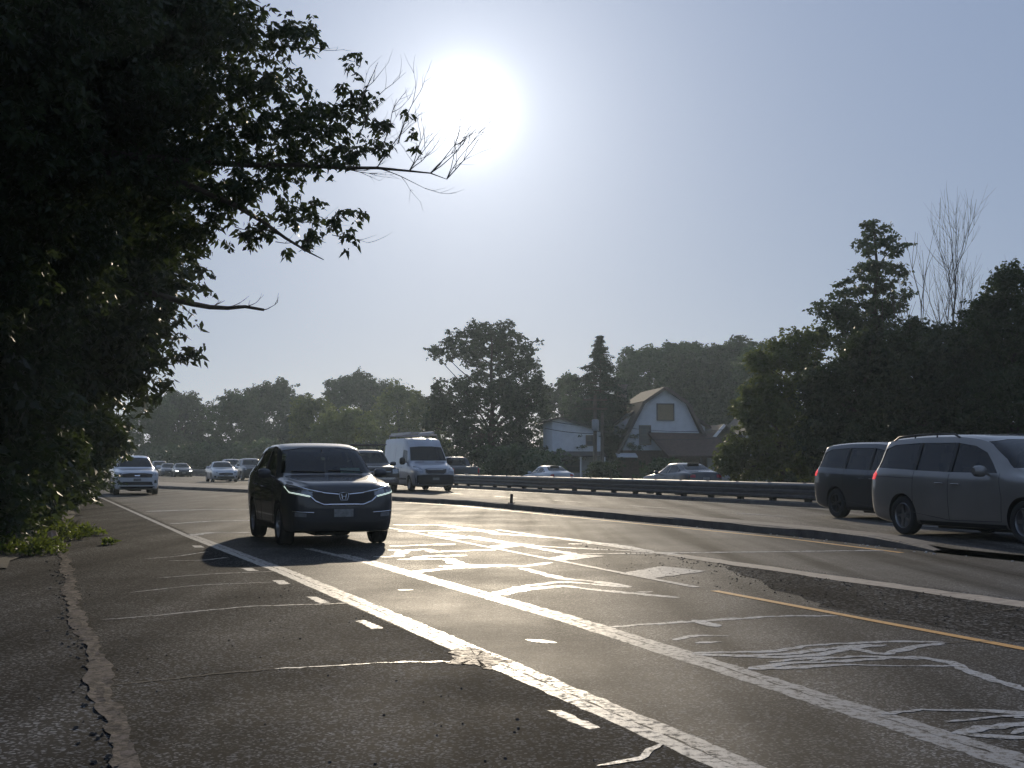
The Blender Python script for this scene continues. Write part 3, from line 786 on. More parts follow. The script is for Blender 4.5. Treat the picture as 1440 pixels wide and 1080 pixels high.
# bare trees
def bare_tree(loc, stems, seed, label):
    g = random.Random(seed); mb = MB()
    def grow(p, d, ln, r, depth):
        pts = [p]; q = p.copy(); dd = d.copy()
        for _ in range(4):
            dd = (dd+Vector((g.uniform(-.12, .12), g.uniform(-.12, .12), .05))).normalized(); q = q+dd*ln/4; pts.append(q.copy())
        mb.tube(pts, [r, r*.88, r*.76, r*.65, r*.52], 5 if r > .03 else 4)
        if depth <= 0: return
        for i in range(g.choice((2, 3, 3))):
            k = g.choice((1, 2, 3, 4)); a = g.uniform(0, 6.28)
            t = dd.orthogonal().normalized(); t = Matrix.Rotation(a, 3, dd) @ t
            nd = (dd*g.uniform(.8, 1.0)+t*g.uniform(.30, .58)+Vector((0, 0, .10))).normalized()
            grow(pts[k], nd, ln*g.uniform(.55, .8), r*.55, depth-1)
        grow(pts[4], dd, ln*.7, r*.52, depth-1)
    for x, y, h, lean, r, dep in stems: grow(Vector((x, y, 0)), Vector((lean, g.uniform(-.05, .05), 1)).normalized(), h, r, dep)
    root = empty('bare_tree', loc); mb.build('trunk', M_TWIG, root, 60); tag(root, label, 'tree', 'bare leafless trees')
bare_tree((21.4, 64, -.2), [(0, 0, 5.3, .02, .13, 5), (.3, .2, 4.4, -.02, .08, 4)], 3, 'leafless tree with fine upright branches against the sky at right')
bare_tree((19.9, 65, -.2), [(0, 0, 5.2, -.03, .08, 3)], 9, 'thin leafless stem left of the larger bare tree')
bare_tree((18.9, 65, -.2), [(0, 0, 5.0, .0, .06, 2)], 12, 'thinnest leafless stem beside the tall layered tree')

# ---- dark trees overhanging the left shoulder
def road_tree(name, u, v, lobes_uvz, extra_uvz, cr, dens, per, L, m, seed, label, limbs=(), **kw):
    o = W(u, v, 0)
    def loc(p): q = W(p[0], p[1], p[2])-o; return (q.x, q.y, q.z)
    lobes = [loc(l[:3])+(l[3], l[4]) for l in lobes_uvz]
    extra = [loc(e[:3])+(e[3],) for e in extra_uvz]
    root = build_tree(name, o, lobes, cr, dens, per, L, m, seed, label, group='trees overhanging the left shoulder', extra=extra, **kw)
    if limbs:
        for pts, r0, r1 in limbs:
            g = random.Random(seed); mb = MB(); P = [Vector(loc(p)) for p in pts]
            n = len(P); mb.tube(P, [r0+(r1-r0)*i/(n-1) for i in range(n)], 7)
            mb.build('limb', M_BARK, root, 60)
    return root, loc
CA_ = [(3.16, 16.94, 7.13, 0.29), (2.86, 17.05, 6.8, 0.39), (3.25, 16.9, 6.85, 0.17), (2.57, 17.15, 6.37, 0.41), (2.95, 17.01, 6.18, 0.37), (3.87, 16.68, 6.7, 0.13), (3.84, 16.69, 6.51, 0.11), (3.75, 16.72, 6.35, 0.12), (4.05, 16.62, 6.13, 0.26), (3.72, 16.74, 5.9, 0.33), (4.27, 16.54, 5.78, 0.18), (3.35, 16.87, 5.61, 0.33), (3.9, 16.67, 5.41, 0.29), (4.27, 16.53, 5.49, 0.17), (4.56, 16.43, 5.65, 0.07), (4.6, 16.41, 5.47, 0.08), (4.51, 16.45, 5.9, 0.06), (3.28, 16.89, 5.33, 0.28), (3.0, 17.0, 5.76, 0.39), (3.53, 16.8, 5.24, 0.24), (2.45, 17.2, 4.88, 0.37), (2.85, 17.05, 5.09, 0.35), (2.07, 17.33, 4.49, 0.37), (1.73, 17.46, 4.26, 0.4), (2.77, 17.08, 4.41, 0.24), (3.03, 16.99, 4.62, 0.24), (3.36, 16.87, 4.54, 0.24), (3.62, 16.77, 4.47, 0.18), (3.95, 16.65, 4.64, 0.13), (3.73, 16.73, 4.19, 0.15), (3.02, 16.99, 4.09, 0.1), (2.58, 17.15, 4.21, 0.17), (3.36, 16.86, 4.22, 0.18), (3.45, 16.83, 4.77, 0.13), (2.13, 17.31, 5.33, 0.41), (2.48, 17.19, 5.71, 0.41), (1.94, 17.38, 6.18, 0.46), (1.6, 17.5, 5.52, 0.46), (1.61, 17.5, 4.77, 0.46), (2.37, 17.23, 7.04, 0.46), (1.93, 17.38, 6.85, 0.46)]
CB_ = [(3.28, 29.66, 3.87, 0.25), (2.92, 29.79, 3.68, 0.41), (2.67, 29.88, 3.08, 0.34), (2.21, 30.05, 4.19, 0.71), (3.11, 29.72, 5.29, 0.41), (2.79, 29.84, 4.66, 0.5), (3.28, 29.66, 5.64, 0.28), (2.41, 29.98, 2.74, 0.22), (3.01, 29.76, 6.09, 0.47), (2.6, 29.91, 5.45, 0.56), (2.07, 30.1, 3.4, 0.56), (3.43, 29.61, 3.74, 0.14)]
CD_ = [(3.32, 47.73, 2.63, 0.3), (3.14, 47.8, 1.83, 0.3), (2.85, 47.9, 2.38, 0.45), (3.38, 47.71, 1.51, 0.17), (2.82, 47.91, 1.38, 0.4), (2.96, 47.87, 3.12, 0.4), (2.53, 48.02, 0.94, 0.35)]
LIMB1 = [(0.82, 17.79, 5.38), (1.69, 17.47, 5.28), (2.48, 17.19, 5.22), (3.18, 16.93, 5.22), (3.71, 16.74, 5.18), (4.14, 16.58, 5.18), (4.54, 16.44, 5.14), (4.8, 16.34, 5.11), (5.0, 16.27, 5.03)]
LIMB2 = [(1.08, 17.69, 5.14), (1.79, 17.44, 4.97), (2.44, 17.2, 4.67), (2.75, 17.09, 4.47), (3.02, 16.99, 4.26), (3.28, 16.9, 4.09), (3.5, 16.82, 3.97)]
DEAD = [(1.97, 29.07, 5.08), (2.69, 28.81, 4.85), (3.12, 28.66, 4.74), (3.48, 28.53, 4.67), (3.84, 28.4, 4.65), (4.19, 28.27, 4.68), (4.57, 28.13, 4.61)]
gA = np.random.default_rng(5)
def jitter(c, dv): return [(a+0, b+float(gA.uniform(-dv, dv)), z, r) for a, b, z, r in c]
# sheets of clumps behind the traced ones so the crown has depth
back = []
for a, b, z, r in CA_:
    if r > .3:
        for k in (0.7, 1.5): back.append((a-.1*k-.25*float(gA.uniform(0, 1)), b+k*1.0, z+.12*k*(z-1.3)/6+float(gA.uniform(-.2, .2)), r*.8))
lobA = [(-1.3, 16.5, 6.8, 2.6, 3.2), (-0.3, 19.5, 8.3, 2.6, 3.0), (-0.9, 21.5, 6.0, 2.4, 2.8), (-2.2, 14.0, 7.6, 2.2, 2.8), (0.5, 18.6, 6.6, 1.5, 1.6), (1.1, 18.2, 7.6, 1.3, 1.3)]
tA, locA = road_tree('overhanging_tree', -3.6, 17.5, lobA, [(a, b, z, r*1.15) for a, b, z, r in jitter(CA_, .35)]+back, .40, 2.1, 2100, .108, M_LEAF, 301,
                     'nearest overhanging tree whose bare branch tips reach towards the sun', limbs=[(LIMB1, .048, .004), (LIMB2, .05, .006), ([(-3.4, 17.6, 3.6), (-2.2, 17.7, 4.9), (-.6, 17.8, 5.4), (.82, 17.79, 5.38)], .13, .048), ([(-3.3, 17.6, 3.2), (-1.4, 17.7, 4.9), (1.08, 17.69, 5.14)], .13, .05)],
                     wr=.44, droop=.55, nb=40, r0=.30, sprig=7)
# bare twigs at the end of the long limb
g = random.Random(2)
def twig(p, d, ln, r, dep, root=None):
    global mb
    if root is not None: mb = MB()
    pts = [p]; q = p.copy(); dd = d.normalized()
    for _ in range(4):
        dd = (dd+Vector((g.uniform(-.2, .2), g.uniform(-.2, .2), g.uniform(-.12, .2)))).normalized(); q = q+dd*ln/4; pts.append(q.copy())
    mb.tube(pts, [r*(1-.17*i) for i in range(5)], 4)
    if dep:
        for i in range(3): 
            t = Vector((g.uniform(-1, 1), g.uniform(-1, 1), g.uniform(-.7, 1)))
            twig(pts[g.choice((1, 2, 3, 4))], dd*.8+t*.55, ln*g.uniform(.45, .7), r*.55, dep-1)
    if root is not None: mb.build('twig', M_TWIG, root, 60)
for i in range(4, 9):
    b = Vector(locA(LIMB1[i]))
    for k in range(3):
        twig(b, Vector((g.uniform(.2, .8), g.uniform(-.4, .3), g.uniform(-.25, 1.0))), g.uniform(.35, .75), .008, 2, tA)
for (a, b_, z) in ((3.9, 16.7, 5.5), (4.2, 16.6, 5.4), (4.4, 16.5, 5.5), (3.9, 16.7, 5.9)):
    twig(Vector(locA((a, b_, z))), Vector((.35, 0, 1)), .75, .009, 2, tA)
for (a, b_, z) in ((3.1, 17, 4.5), (2.9, 17, 4.2), (3.6, 16.8, 4.3), (2.4, 17.2, 4.4), (3.3, 16.9, 6.8)):
    twig(Vector(locA((a, b_, z))), Vector((.7, 0, -.25)), .5, .006, 1, tA)
lobB = [(0.0, 27.5, 6.6, 2.7, 3.8), (-1.2, 31, 5.0, 2.6, 3.8), (0.9, 29.5, 5.0, 1.5, 2.4), (-1.4, 24.5, 4.4, 1.8, 3.2)]
tB, locB = road_tree('overhanging_tree', -3.2, 28.5, lobB, [(a, b, z, r*1.15) for a, b, z, r in CB_]+[(a-.5, b+1.2, z, r*1.2) for a, b, z, r in CB_ if r > .3], .55, 2.4, 560, .20, M_LEAF, 302,
                     'overhanging tree with a dead limb sticking out over the road', limbs=[(DEAD, .075, .03), ([(-3.0, 28.6, 3.0), (-.5, 29.0, 4.6), (1.97, 29.07, 5.08)], .14, .075)], wr=.42, droop=.5, nb=30, r0=.26)
g = random.Random(6)
for i in (3, 4, 5, 6):
    twig(Vector(locB(DEAD[i])), Vector((.8, 0, .25)), .35, .012, 1, tB)
lobC = [(0.3, 38, 4.4, 2.4, 3.6), (-1.5, 36, 6.0, 2.4, 4.0), (-0.6, 42, 5.5, 2.4, 4.0)]
road_tree('overhanging_tree', -2.8, 38.5, lobC, [], .6, 2.0, 300, .23, M_LEAF, 303, 'third overhanging tree along the left shoulder, behind the one with the dead limb', wr=.45, droop=.45, nb=20)
lobD = [(0.2, 50, 3.8, 2.0, 3.0), (-1.6, 52, 5.0, 2.6, 4.2), (.1, 48, 2.2, 1.4, 2.0)]
road_tree('overhanging_tree', -2.2, 50.5, lobD, [(a-.35, b, z, r) for a, b, z, r in CD_], .6, 2.0, 260, .24, M_LEAF, 304, 'overhanging tree whose sunlit sprigs hang over the white SUV', wr=.45, droop=.45, nb=20)
lobE = [(-1.0, 66, 4.5, 2.2, 4.2), (-2.5, 72, 6, 3, 5)]
road_tree('overhanging_tree', -3.5, 68, lobE, [], .8, 1.9, 150, .32, M_LEAF, 305, 'farthest tree of the left shoulder row, behind the white SUV', wr=.45, droop=.4, nb=14)
lobF = [(-4.6, 22, 7.5, 3.0, 5.5), (-4.4, 30, 7.5, 3.0, 6.0), (-4.0, 26, 3.0, 2.6, 3.0)]
road_tree('overhanging_tree', -5.5, 26, lobF, [], .8, 2.0, 180, .30, M_LEAF, 306, 'bulky dark tree at the left frame edge behind the nearest crown', wr=.45, droop=.4, nb=14)

# shrubs along the foot of the trees: one is built, the others are turned copies
def shrub_proto(seed, label):
    lob = [(0, 0, 1.1, 1.0, 1.1), (.3, -.9, .8, .8, .8), (-.5, .9, 1.2, .9, 1.2), (-.9, -.3, 1.7, 1.1, 1.4)]
    return build_tree('roadside_shrub', (0, 0, 0), lob, .34, 2.3, 420, .15, M_LEAF, seed, label, cat='shrub', group='dark shrubs along the left shoulder', wr=.45, droop=.4, nb=14, r0=.05)
SH = [(-1.35, 19.6, .95, .3, 'dark shrub at the left frame edge where the sidewalk ends'), (-1.0, 22.2, 1.0, 1.4, 'dark shrub behind the leftmost shrub, beside the weeds'),
      (-.75, 25, 1.1, 2.6, 'dark shrub directly above the pale scrap in the weeds'), (-.55, 28.2, 1.15, .8, 'dark shrub past the weeds, fourth along the shoulder'),
      (-.25, 32, 1.2, 3.9, 'dark shrub halfway along the left shoulder'), (.1, 36.2, 1.25, 5.1, 'dark shrub sixth along the shoulder, before the kerb line narrows'),
      (.5, 41, 1.25, 1.9, 'dark shrub close to the white edge line, seventh along the shoulder'), (.9, 46.5, 1.3, 2.9, 'dark shrub leaning over the white edge line near the white SUV'),
      (1.2, 53, 1.4, 4.4, 'last dark shrub of the shoulder row, beside the white SUV')]
p0 = None
for i, (u, v, s, rz, lab) in enumerate(SH):
    u -= .35+.012*v
    o = shrub_proto(400, lab) if p0 is None else copy_tree(p0)
    if p0 is None: p0 = o
    o.location = W(u, v, .02); o.scale = (s, s, s); o.rotation_euler = (0, 0, rz); o['label'] = lab
BS = [(-3.2, 20.5, 1.5, .5, 'bulky inner shrub under the nearest overhanging tree'), (-2.6, 25, 1.7, 2.2, 'bulky inner shrub under the tree with the dead limb'), (-2.3, 31, 1.8, 3.7, 'bulky inner shrub behind the fourth shoulder shrub'), (-2.2, 38, 1.9, 5.2, 'bulky inner shrub under the third overhanging tree'), (-1.9, 47, 2.0, 1.1, 'bulky inner shrub behind the shrub near the white SUV')]
for u, v, s, rz, lab in BS:
    o = copy_tree(p0); o.location = W(u, v, .02); o.scale = (s, s, s*1.25); o.rotation_euler = (0, 0, rz); o['label'] = lab
# bushes along the far verge
g = random.Random(31)
def verge_bush(loc, s, lab, first=[None]):
    if first[0] is None:
        first[0] = build_tree('verge_bush', (0, 0, 0), [(0, 0, 1.0, 1.6, 1.0), (1.3, .2, .8, 1.1, .8), (-1.2, -.1, 1.2, 1.2, 1.0)], .5, 1.9, 170, .26, M_LEAFB, 410, lab, cat='bush', group='bushes along the far verge', wr=.6, nb=8, r0=.06)
        o = first[0]
    else: o = copy_tree(first[0])
    o.location = loc; o.scale = (s, s, s); o.rotation_euler = (0, 0, g.uniform(0, 6.28)); o['label'] = lab
VB = [((-39, 178, -.2), 2.0, 'low bush on the far verge behind the far dark SUV'), ((-31, 172, -.2), 2.2, 'low bush on the far verge left of the dark SUV roof'), ((-46, 186, -.2), 2.1, 'low bush on the far verge behind the far silver sedan'),
      ((-53, 196, -.2), 2.0, 'low bush on the far verge behind the white SUV'), ((-16, 150, -.2), 1.8, 'low bush on the far verge behind the cargo van'), ((-8, 128, -.2), 1.7, 'low bush on the far verge behind the pickup cab'),
      ((-.5, 116, -.2), 1.5, 'low bush at the foot of the largest mid distance tree'), ((2.6, 112, -.2), 1.3, 'low bush left of the left white house'), ((17.6, 84, -.2), 1.3, 'low bush below the grey house right of the gambrel house'), ((6.4, 92, -.2), .8, 'small bush beside the utility pole foot'),
      ((9.9, 88, -.2), .9, 'small bush in front of the gambrel house porch'), ((24, 62, -.2), 1.6, 'bush at the right frame edge behind the grey minivan')]
for loc, s, lab in VB: verge_bush(loc, s, lab)

# ------------------------------------------------------------------ vehicles
M_TYRE = mat('tyre_rubber', (0.018, 0.018, 0.019), 0.75, var=0.3)
M_RIM = mat('alloy', (0.32, 0.32, 0.33), 0.35, metal=.9)
M_RIMD = mat('dark_alloy', (0.06, 0.06, 0.065), 0.4, metal=.7)
M_PLAS = mat('black_trim', (0.018, 0.018, 0.020), 0.55, var=.2)
M_CHROME = mat('chrome', (0.70, 0.71, 0.73), 0.12, metal=1.0, var=.03)
M_INT = mat('dark_interior', (0.022, 0.022, 0.024), 0.8)
M_SEAT = mat('seat_fabric', (0.035, 0.034, 0.034), 0.85, var=.3)
M_LENS = mat('headlamp_lens', (0.32, 0.34, 0.36), 0.10, metal=.5, var=.25, vscale=14)
M_TAILGLOW = emit('tail_sun_glow', (1.0, .02, .015), 1.3); pr(M_TAILGLOW.node_tree.nodes).inputs['Base Color'].default_value = (.30, .01, .012, 1)  # emission stands in for sun shining through the minivans' red lenses
M_TAIL = mat('tail_lens', (0.32, 0.012, 0.015), 0.18, var=.2, coat=.6)
M_PLATE = mat('plate_face', (0.20, 0.205, 0.20), 0.5, var=.25, vscale=20)
M_DRL = emit('daytime_lamp', (0.82, 1.0, 0.86), 1.1)
M_LAMP = emit('lit_headlamp', (1.0, 0.97, 0.9), 9.0)
M_LAMPS = emit('faint_headlamp', (1.0, 0.86, 0.66), 2.5)
M_GLASS = glass('car_glass', (.34, .37, .38))
M_GDARK = glass('tinted_glass', (.05, .055, .06))
M_WS = glass('windscreen_glass', (.50, .55, .54))
def paint(name, col, metal=.2, rough=.36): return mat('paint_'+name, col, rough, metal=metal, var=.10, vscale=1.5, coat=.9, rvar=.15)
P_CHAR = paint('charcoal', (.022, .024, .029), .0, .6); P_WHITE = paint('pearl_white', (.60, .62, .64), .0); P_SILVER = paint('silver', (.42, .44, .47), .55)
P_GREY = paint('warm_grey', (.21, .20, .185), .3); P_DARK = paint('dark_blue', (.020, .023, .030)); P_VAN = paint('van_white', (.34, .355, .39), .0); P_BLACK = paint('black', (.012, .012, .014))

def pchip(tab):
    xs = np.array([t[0] for t in tab], float); ys = np.array([t[1] for t in tab], float)
    h = np.diff(xs); d = np.diff(ys)/h; m = np.zeros(len(xs))
    for i in range(1, len(xs)-1):
        if d[i-1]*d[i] > 0:
            w1, w2 = 2*h[i]+h[i-1], h[i]+2*h[i-1]; m[i] = (w1+w2)/(w1/d[i-1]+w2/d[i])
    m[0], m[-1] = d[0], d[-1]
    def f(x):
        x = min(max(x, xs[0]), xs[-1]); i = min(int(np.searchsorted(xs, x, 'right')-1), len(xs)-2)
        t = (x-xs[i])/h[i]
        return float((2*t**3-3*t**2+1)*ys[i]+(t**3-2*t**2+t)*h[i]*m[i]+(-2*t**3+3*t**2)*ys[i+1]+(t**3-t**2)*h[i]*m[i+1])
    return f

class Shape:
    """closed body: a lofted hull from side profile, plan and section tables; x runs from the nose (0) to the tail (L)"""
    def __init__(s, sp, inset=0.0, x0=None, x1=None, zlow=None):
        s.sp = sp; s.L = sp['L']
        top, bot, wid, belt, rw = (pchip(sp[k]) for k in ('top', 'bot', 'wid', 'belt', 'roofw'))
        a, b = (0 if x0 is None else x0), (s.L if x1 is None else x1)
        n = sp.get('n', 64)
        xs = [a+(b-a)*(0.5-0.5*math.cos(math.pi*i/n))*.35+(b-a)*(i/n)*.65 for i in range(n+1)]
        xs = sorted(set([a, b]+xs+([.015, .04, .08, s.L-.015, s.L-.04, s.L-.08] if x0 is None else [])))
        rings = []
        for x in xs:
            Wd, zb, zt, be, r = wid(x)-inset, bot(x), top(x)-inset, belt(x), rw(x)-inset
            if zlow is not None: zb = zlow
            sh = min(be, zt-.045); h = zt-sh
            P = [(0, zb), (.5*Wd, zb), (.84*Wd, zb+.004), (.93*Wd, zb+.035), (.965*Wd, zb+.12), (.985*Wd, zb+.34*(sh-zb)), (Wd, zb+.60*(sh-zb)), (.988*Wd, zb+.86*(sh-zb)), (.955*Wd, sh)]
            re = min(r, .95*Wd); cr = min(.085, .40*h)
            P += [(.955*Wd*.55+re*.45, sh+.48*(h-cr)), (re+.02*Wd*(h > .3), zt-cr*1.05), (re*.965, zt-cr*.62), (re*.84, zt-cr*.26), (re*.5, zt-cr*.06), (0, zt)]
            rings.append((x, s.smooth(P)))
        s.rings = rings
        mb = MB(); m = len(rings[0][1]); N = 2*m-2
        for x, P in rings:
            full = P+[(-y, z) for y, z in P[-2:0:-1]]
            mb.v += [(x, y, z) for y, z in full]
        for i in range(len(rings)-1):
            for k in range(N):
                k2 = (k+1) % N; mb.f.append((i*N+k, i*N+k2, (i+1)*N+k2, (i+1)*N+k))
        mb.f.append(tuple(range(N))[::-1]); mb.f.append(tuple((len(rings)-1)*N+k for k in range(N)))
        s.mb = mb
    def smooth(s, P):
        out = []; P = [np.array(p, float) for p in P]; n = len(P)
        for i in range(n-1):
            p0, p1, p2, p3 = P[max(0, i-1)], P[i], P[i+1], P[min(n-1, i+2)]
            for t in (0, .5):
                a = 2*p1+(p2-p0)*t+(2*p0-5*p1+4*p2-p3)*t*t+(3*p1-p0-3*p2+p3)*t**3
                q = .5*a
                if i == 0 and t == 0: q = p1
                out.append((max(0, float(q[0])), float(q[1])))
        out.append((0.0, float(P[-1][1])))
        out[0] = (0.0, out[0][1])
        return out
    def bvh(s):
        bm = bmesh.new(); bm.from_mesh(s.mb.mesh('tmp')); bmesh.ops.triangulate(bm, faces=bm.faces); t = BVHTree.FromBMesh(bm); bm.free(); return t

def boolean(me, cutters):
    o = link('tmp_body', me); cs = []
    for i, c in enumerate(cutters):
        co = link('tmp_cut', c); cs.append(co)
        md = o.modifiers.new('b%d' % i, 'BOOLEAN'); md.operation = 'DIFFERENCE'; md.object = co; md.solver = 'EXACT'
        try: md.material_mode = 'TRANSFER'
        except Exception: pass
    dg = bpy.context.evaluated_depsgraph_get(); dg.update()
    out = bpy.data.meshes.new_from_object(o.evaluated_get(dg))
    for q in [o]+cs:
        d = q.data; bpy.data.objects.remove(q); bpy.data.meshes.remove(d)
    return out

DIRS = {'front': (Vector((1, 0, 0)), lambda a, b: Vector((-3, a, b))), 'rear': (Vector((-1, 0, 0)), lambda a, b: Vector((12, a, b))),
        'left': (Vector((0, -1, 0)), lambda a, b: Vector((a, 5, b))), 'right': (Vector((0, 1, 0)), lambda a, b: Vector((a, -5, b))), 'top': (Vector((0, 0, -1)), lambda a, b: Vector((a, b, 6)))}
def hit(bv, side, a, b):
    d, f = DIRS[side]; o = f(a, b)
    loc, n, i, ds = bv.ray_cast(o, d)
    if loc is None:
        loc, n, i, ds = bv.find_nearest(Vector((o.x if side not in ('front', 'rear') else (0.3 if side == 'front' else 4), o.y if side not in ('left', 'right') else math.copysign(.8, o.y), o.z if side != 'top' else 1.4)))
    return loc
def drape(bv, poly, side, off=.004, grid=.09, skirt=.012):
    bm = bmesh.new()
    vs = [bm.verts.new((p[0], p[1], 0)) for p in poly]; bm.faces.new(vs)
    xs = [p[0] for p in poly]; ys = [p[1] for p in poly]
    for ax, lo, hi in ((0, min(xs), max(xs)), (1, min(ys), max(ys))):
        k = int((hi-lo)/grid)
        for i in range(1, k+1):
            c = lo+(hi-lo)*i/(k+1)
            bmesh.ops.bisect_plane(bm, geom=bm.verts[:]+bm.edges[:]+bm.faces[:], plane_co=(c, 0, 0) if ax == 0 else (0, c, 0), plane_no=(1, 0, 0) if ax == 0 else (0, 1, 0))
    d = DIRS[side][0]
    for v in bm.verts: v.co = hit(bv, side, v.co.x, v.co.y)-d*off
    if skirt:
        be = [e for e in bm.edges if len(e.link_faces) == 1]
        r = bmesh.ops.extrude_edge_only(bm, edges=be)
        for v in r['geom']:
            if isinstance(v, bmesh.types.BMVert): v.co += d*(off+skirt)
    bmesh.ops.triangulate(bm, faces=[f for f in bm.faces if len(f.verts) > 4])
    bmesh.ops.recalc_face_normals(bm, faces=bm.faces)
    mb = MB(); bm.verts.index_update(); mb.v = [tuple(v.co) for v in bm.verts]; mb.f = [tuple(v.index for v in f.verts) for f in bm.faces]; bm.free()
    return mb
def merge(*mbs):
    o = MB()
    for m in mbs: o.add(m.v, m.f)
    return o
def sides(bv, poly, **k): return merge(drape(bv, poly, 'left', **k), drape(bv, poly, 'right', **k))
def mirror(poly): return [(-a, b) for a, b in poly][::-1]
def dline(bv, pts, side, r=.006, off=.004, step=.06):
    P = []
    for (a, b), (c, d) in zip(pts[:-1], pts[1:]):
        n = max(1, int(math.hypot(c-a, d-b)/step))
        P += [(a+(c-a)*i/n, b+(d-b)*i/n) for i in range(n)]
    P.append(pts[-1]); dd = DIRS[side][0]
    mb = MB(); mb.tube([hit(bv, side, a, b)-dd*off for a, b in P], r, 6); return mb

WHEELS = {}
def wheel_mesh(R, w, spokes, rim_m):
    key = (R, w, spokes, rim_m.name)
    if key in WHEELS: return WHEELS[key]
    t = MB(); k = w/2
    t.lathe([(R*.66, -k*.8), (R*.70, -k*.95), (R*.84, -k*1.02), (R*.95, -k*.93), (R, -k*.70), (R, -k*.25), (R*.985, -k*.22), (R*.985, k*.22), (R, k*.25), (R, k*.70), (R*.95, k*.93), (R*.84, k*1.02), (R*.70, k*.95), (R*.66, k*.8)], 'y', 36)
    m = MB()
    # outer face is on +y here
    m.lathe([(R*.67, -k*.7), (R*.67, k*.82), (R*.63, k*.88), (R*.61, k*.80), (R*.60, -k*.1), (R*.1, -k*.1)], 'y', 36)
    m.lathe([(R*.15, -k*.1), (R*.16, k*.55), (R*.12, k*.68), (.001, k*.70)], 'y', 20)
    for i in range(spokes):
        a = 2*math.pi*i/spokes
        for da in (-.11, .11):
            rot = Matrix.Rotation(a+da, 3, 'Y')
            m.box(rot @ Vector((R*.37, k*.52, 0)), (R*.50, k*.30, R*.085), rot)
    WHEELS[key] = (t.mesh('tyre', M_TYRE, 40), m.mesh('rim', rim_m, 40)); return WHEELS[key]

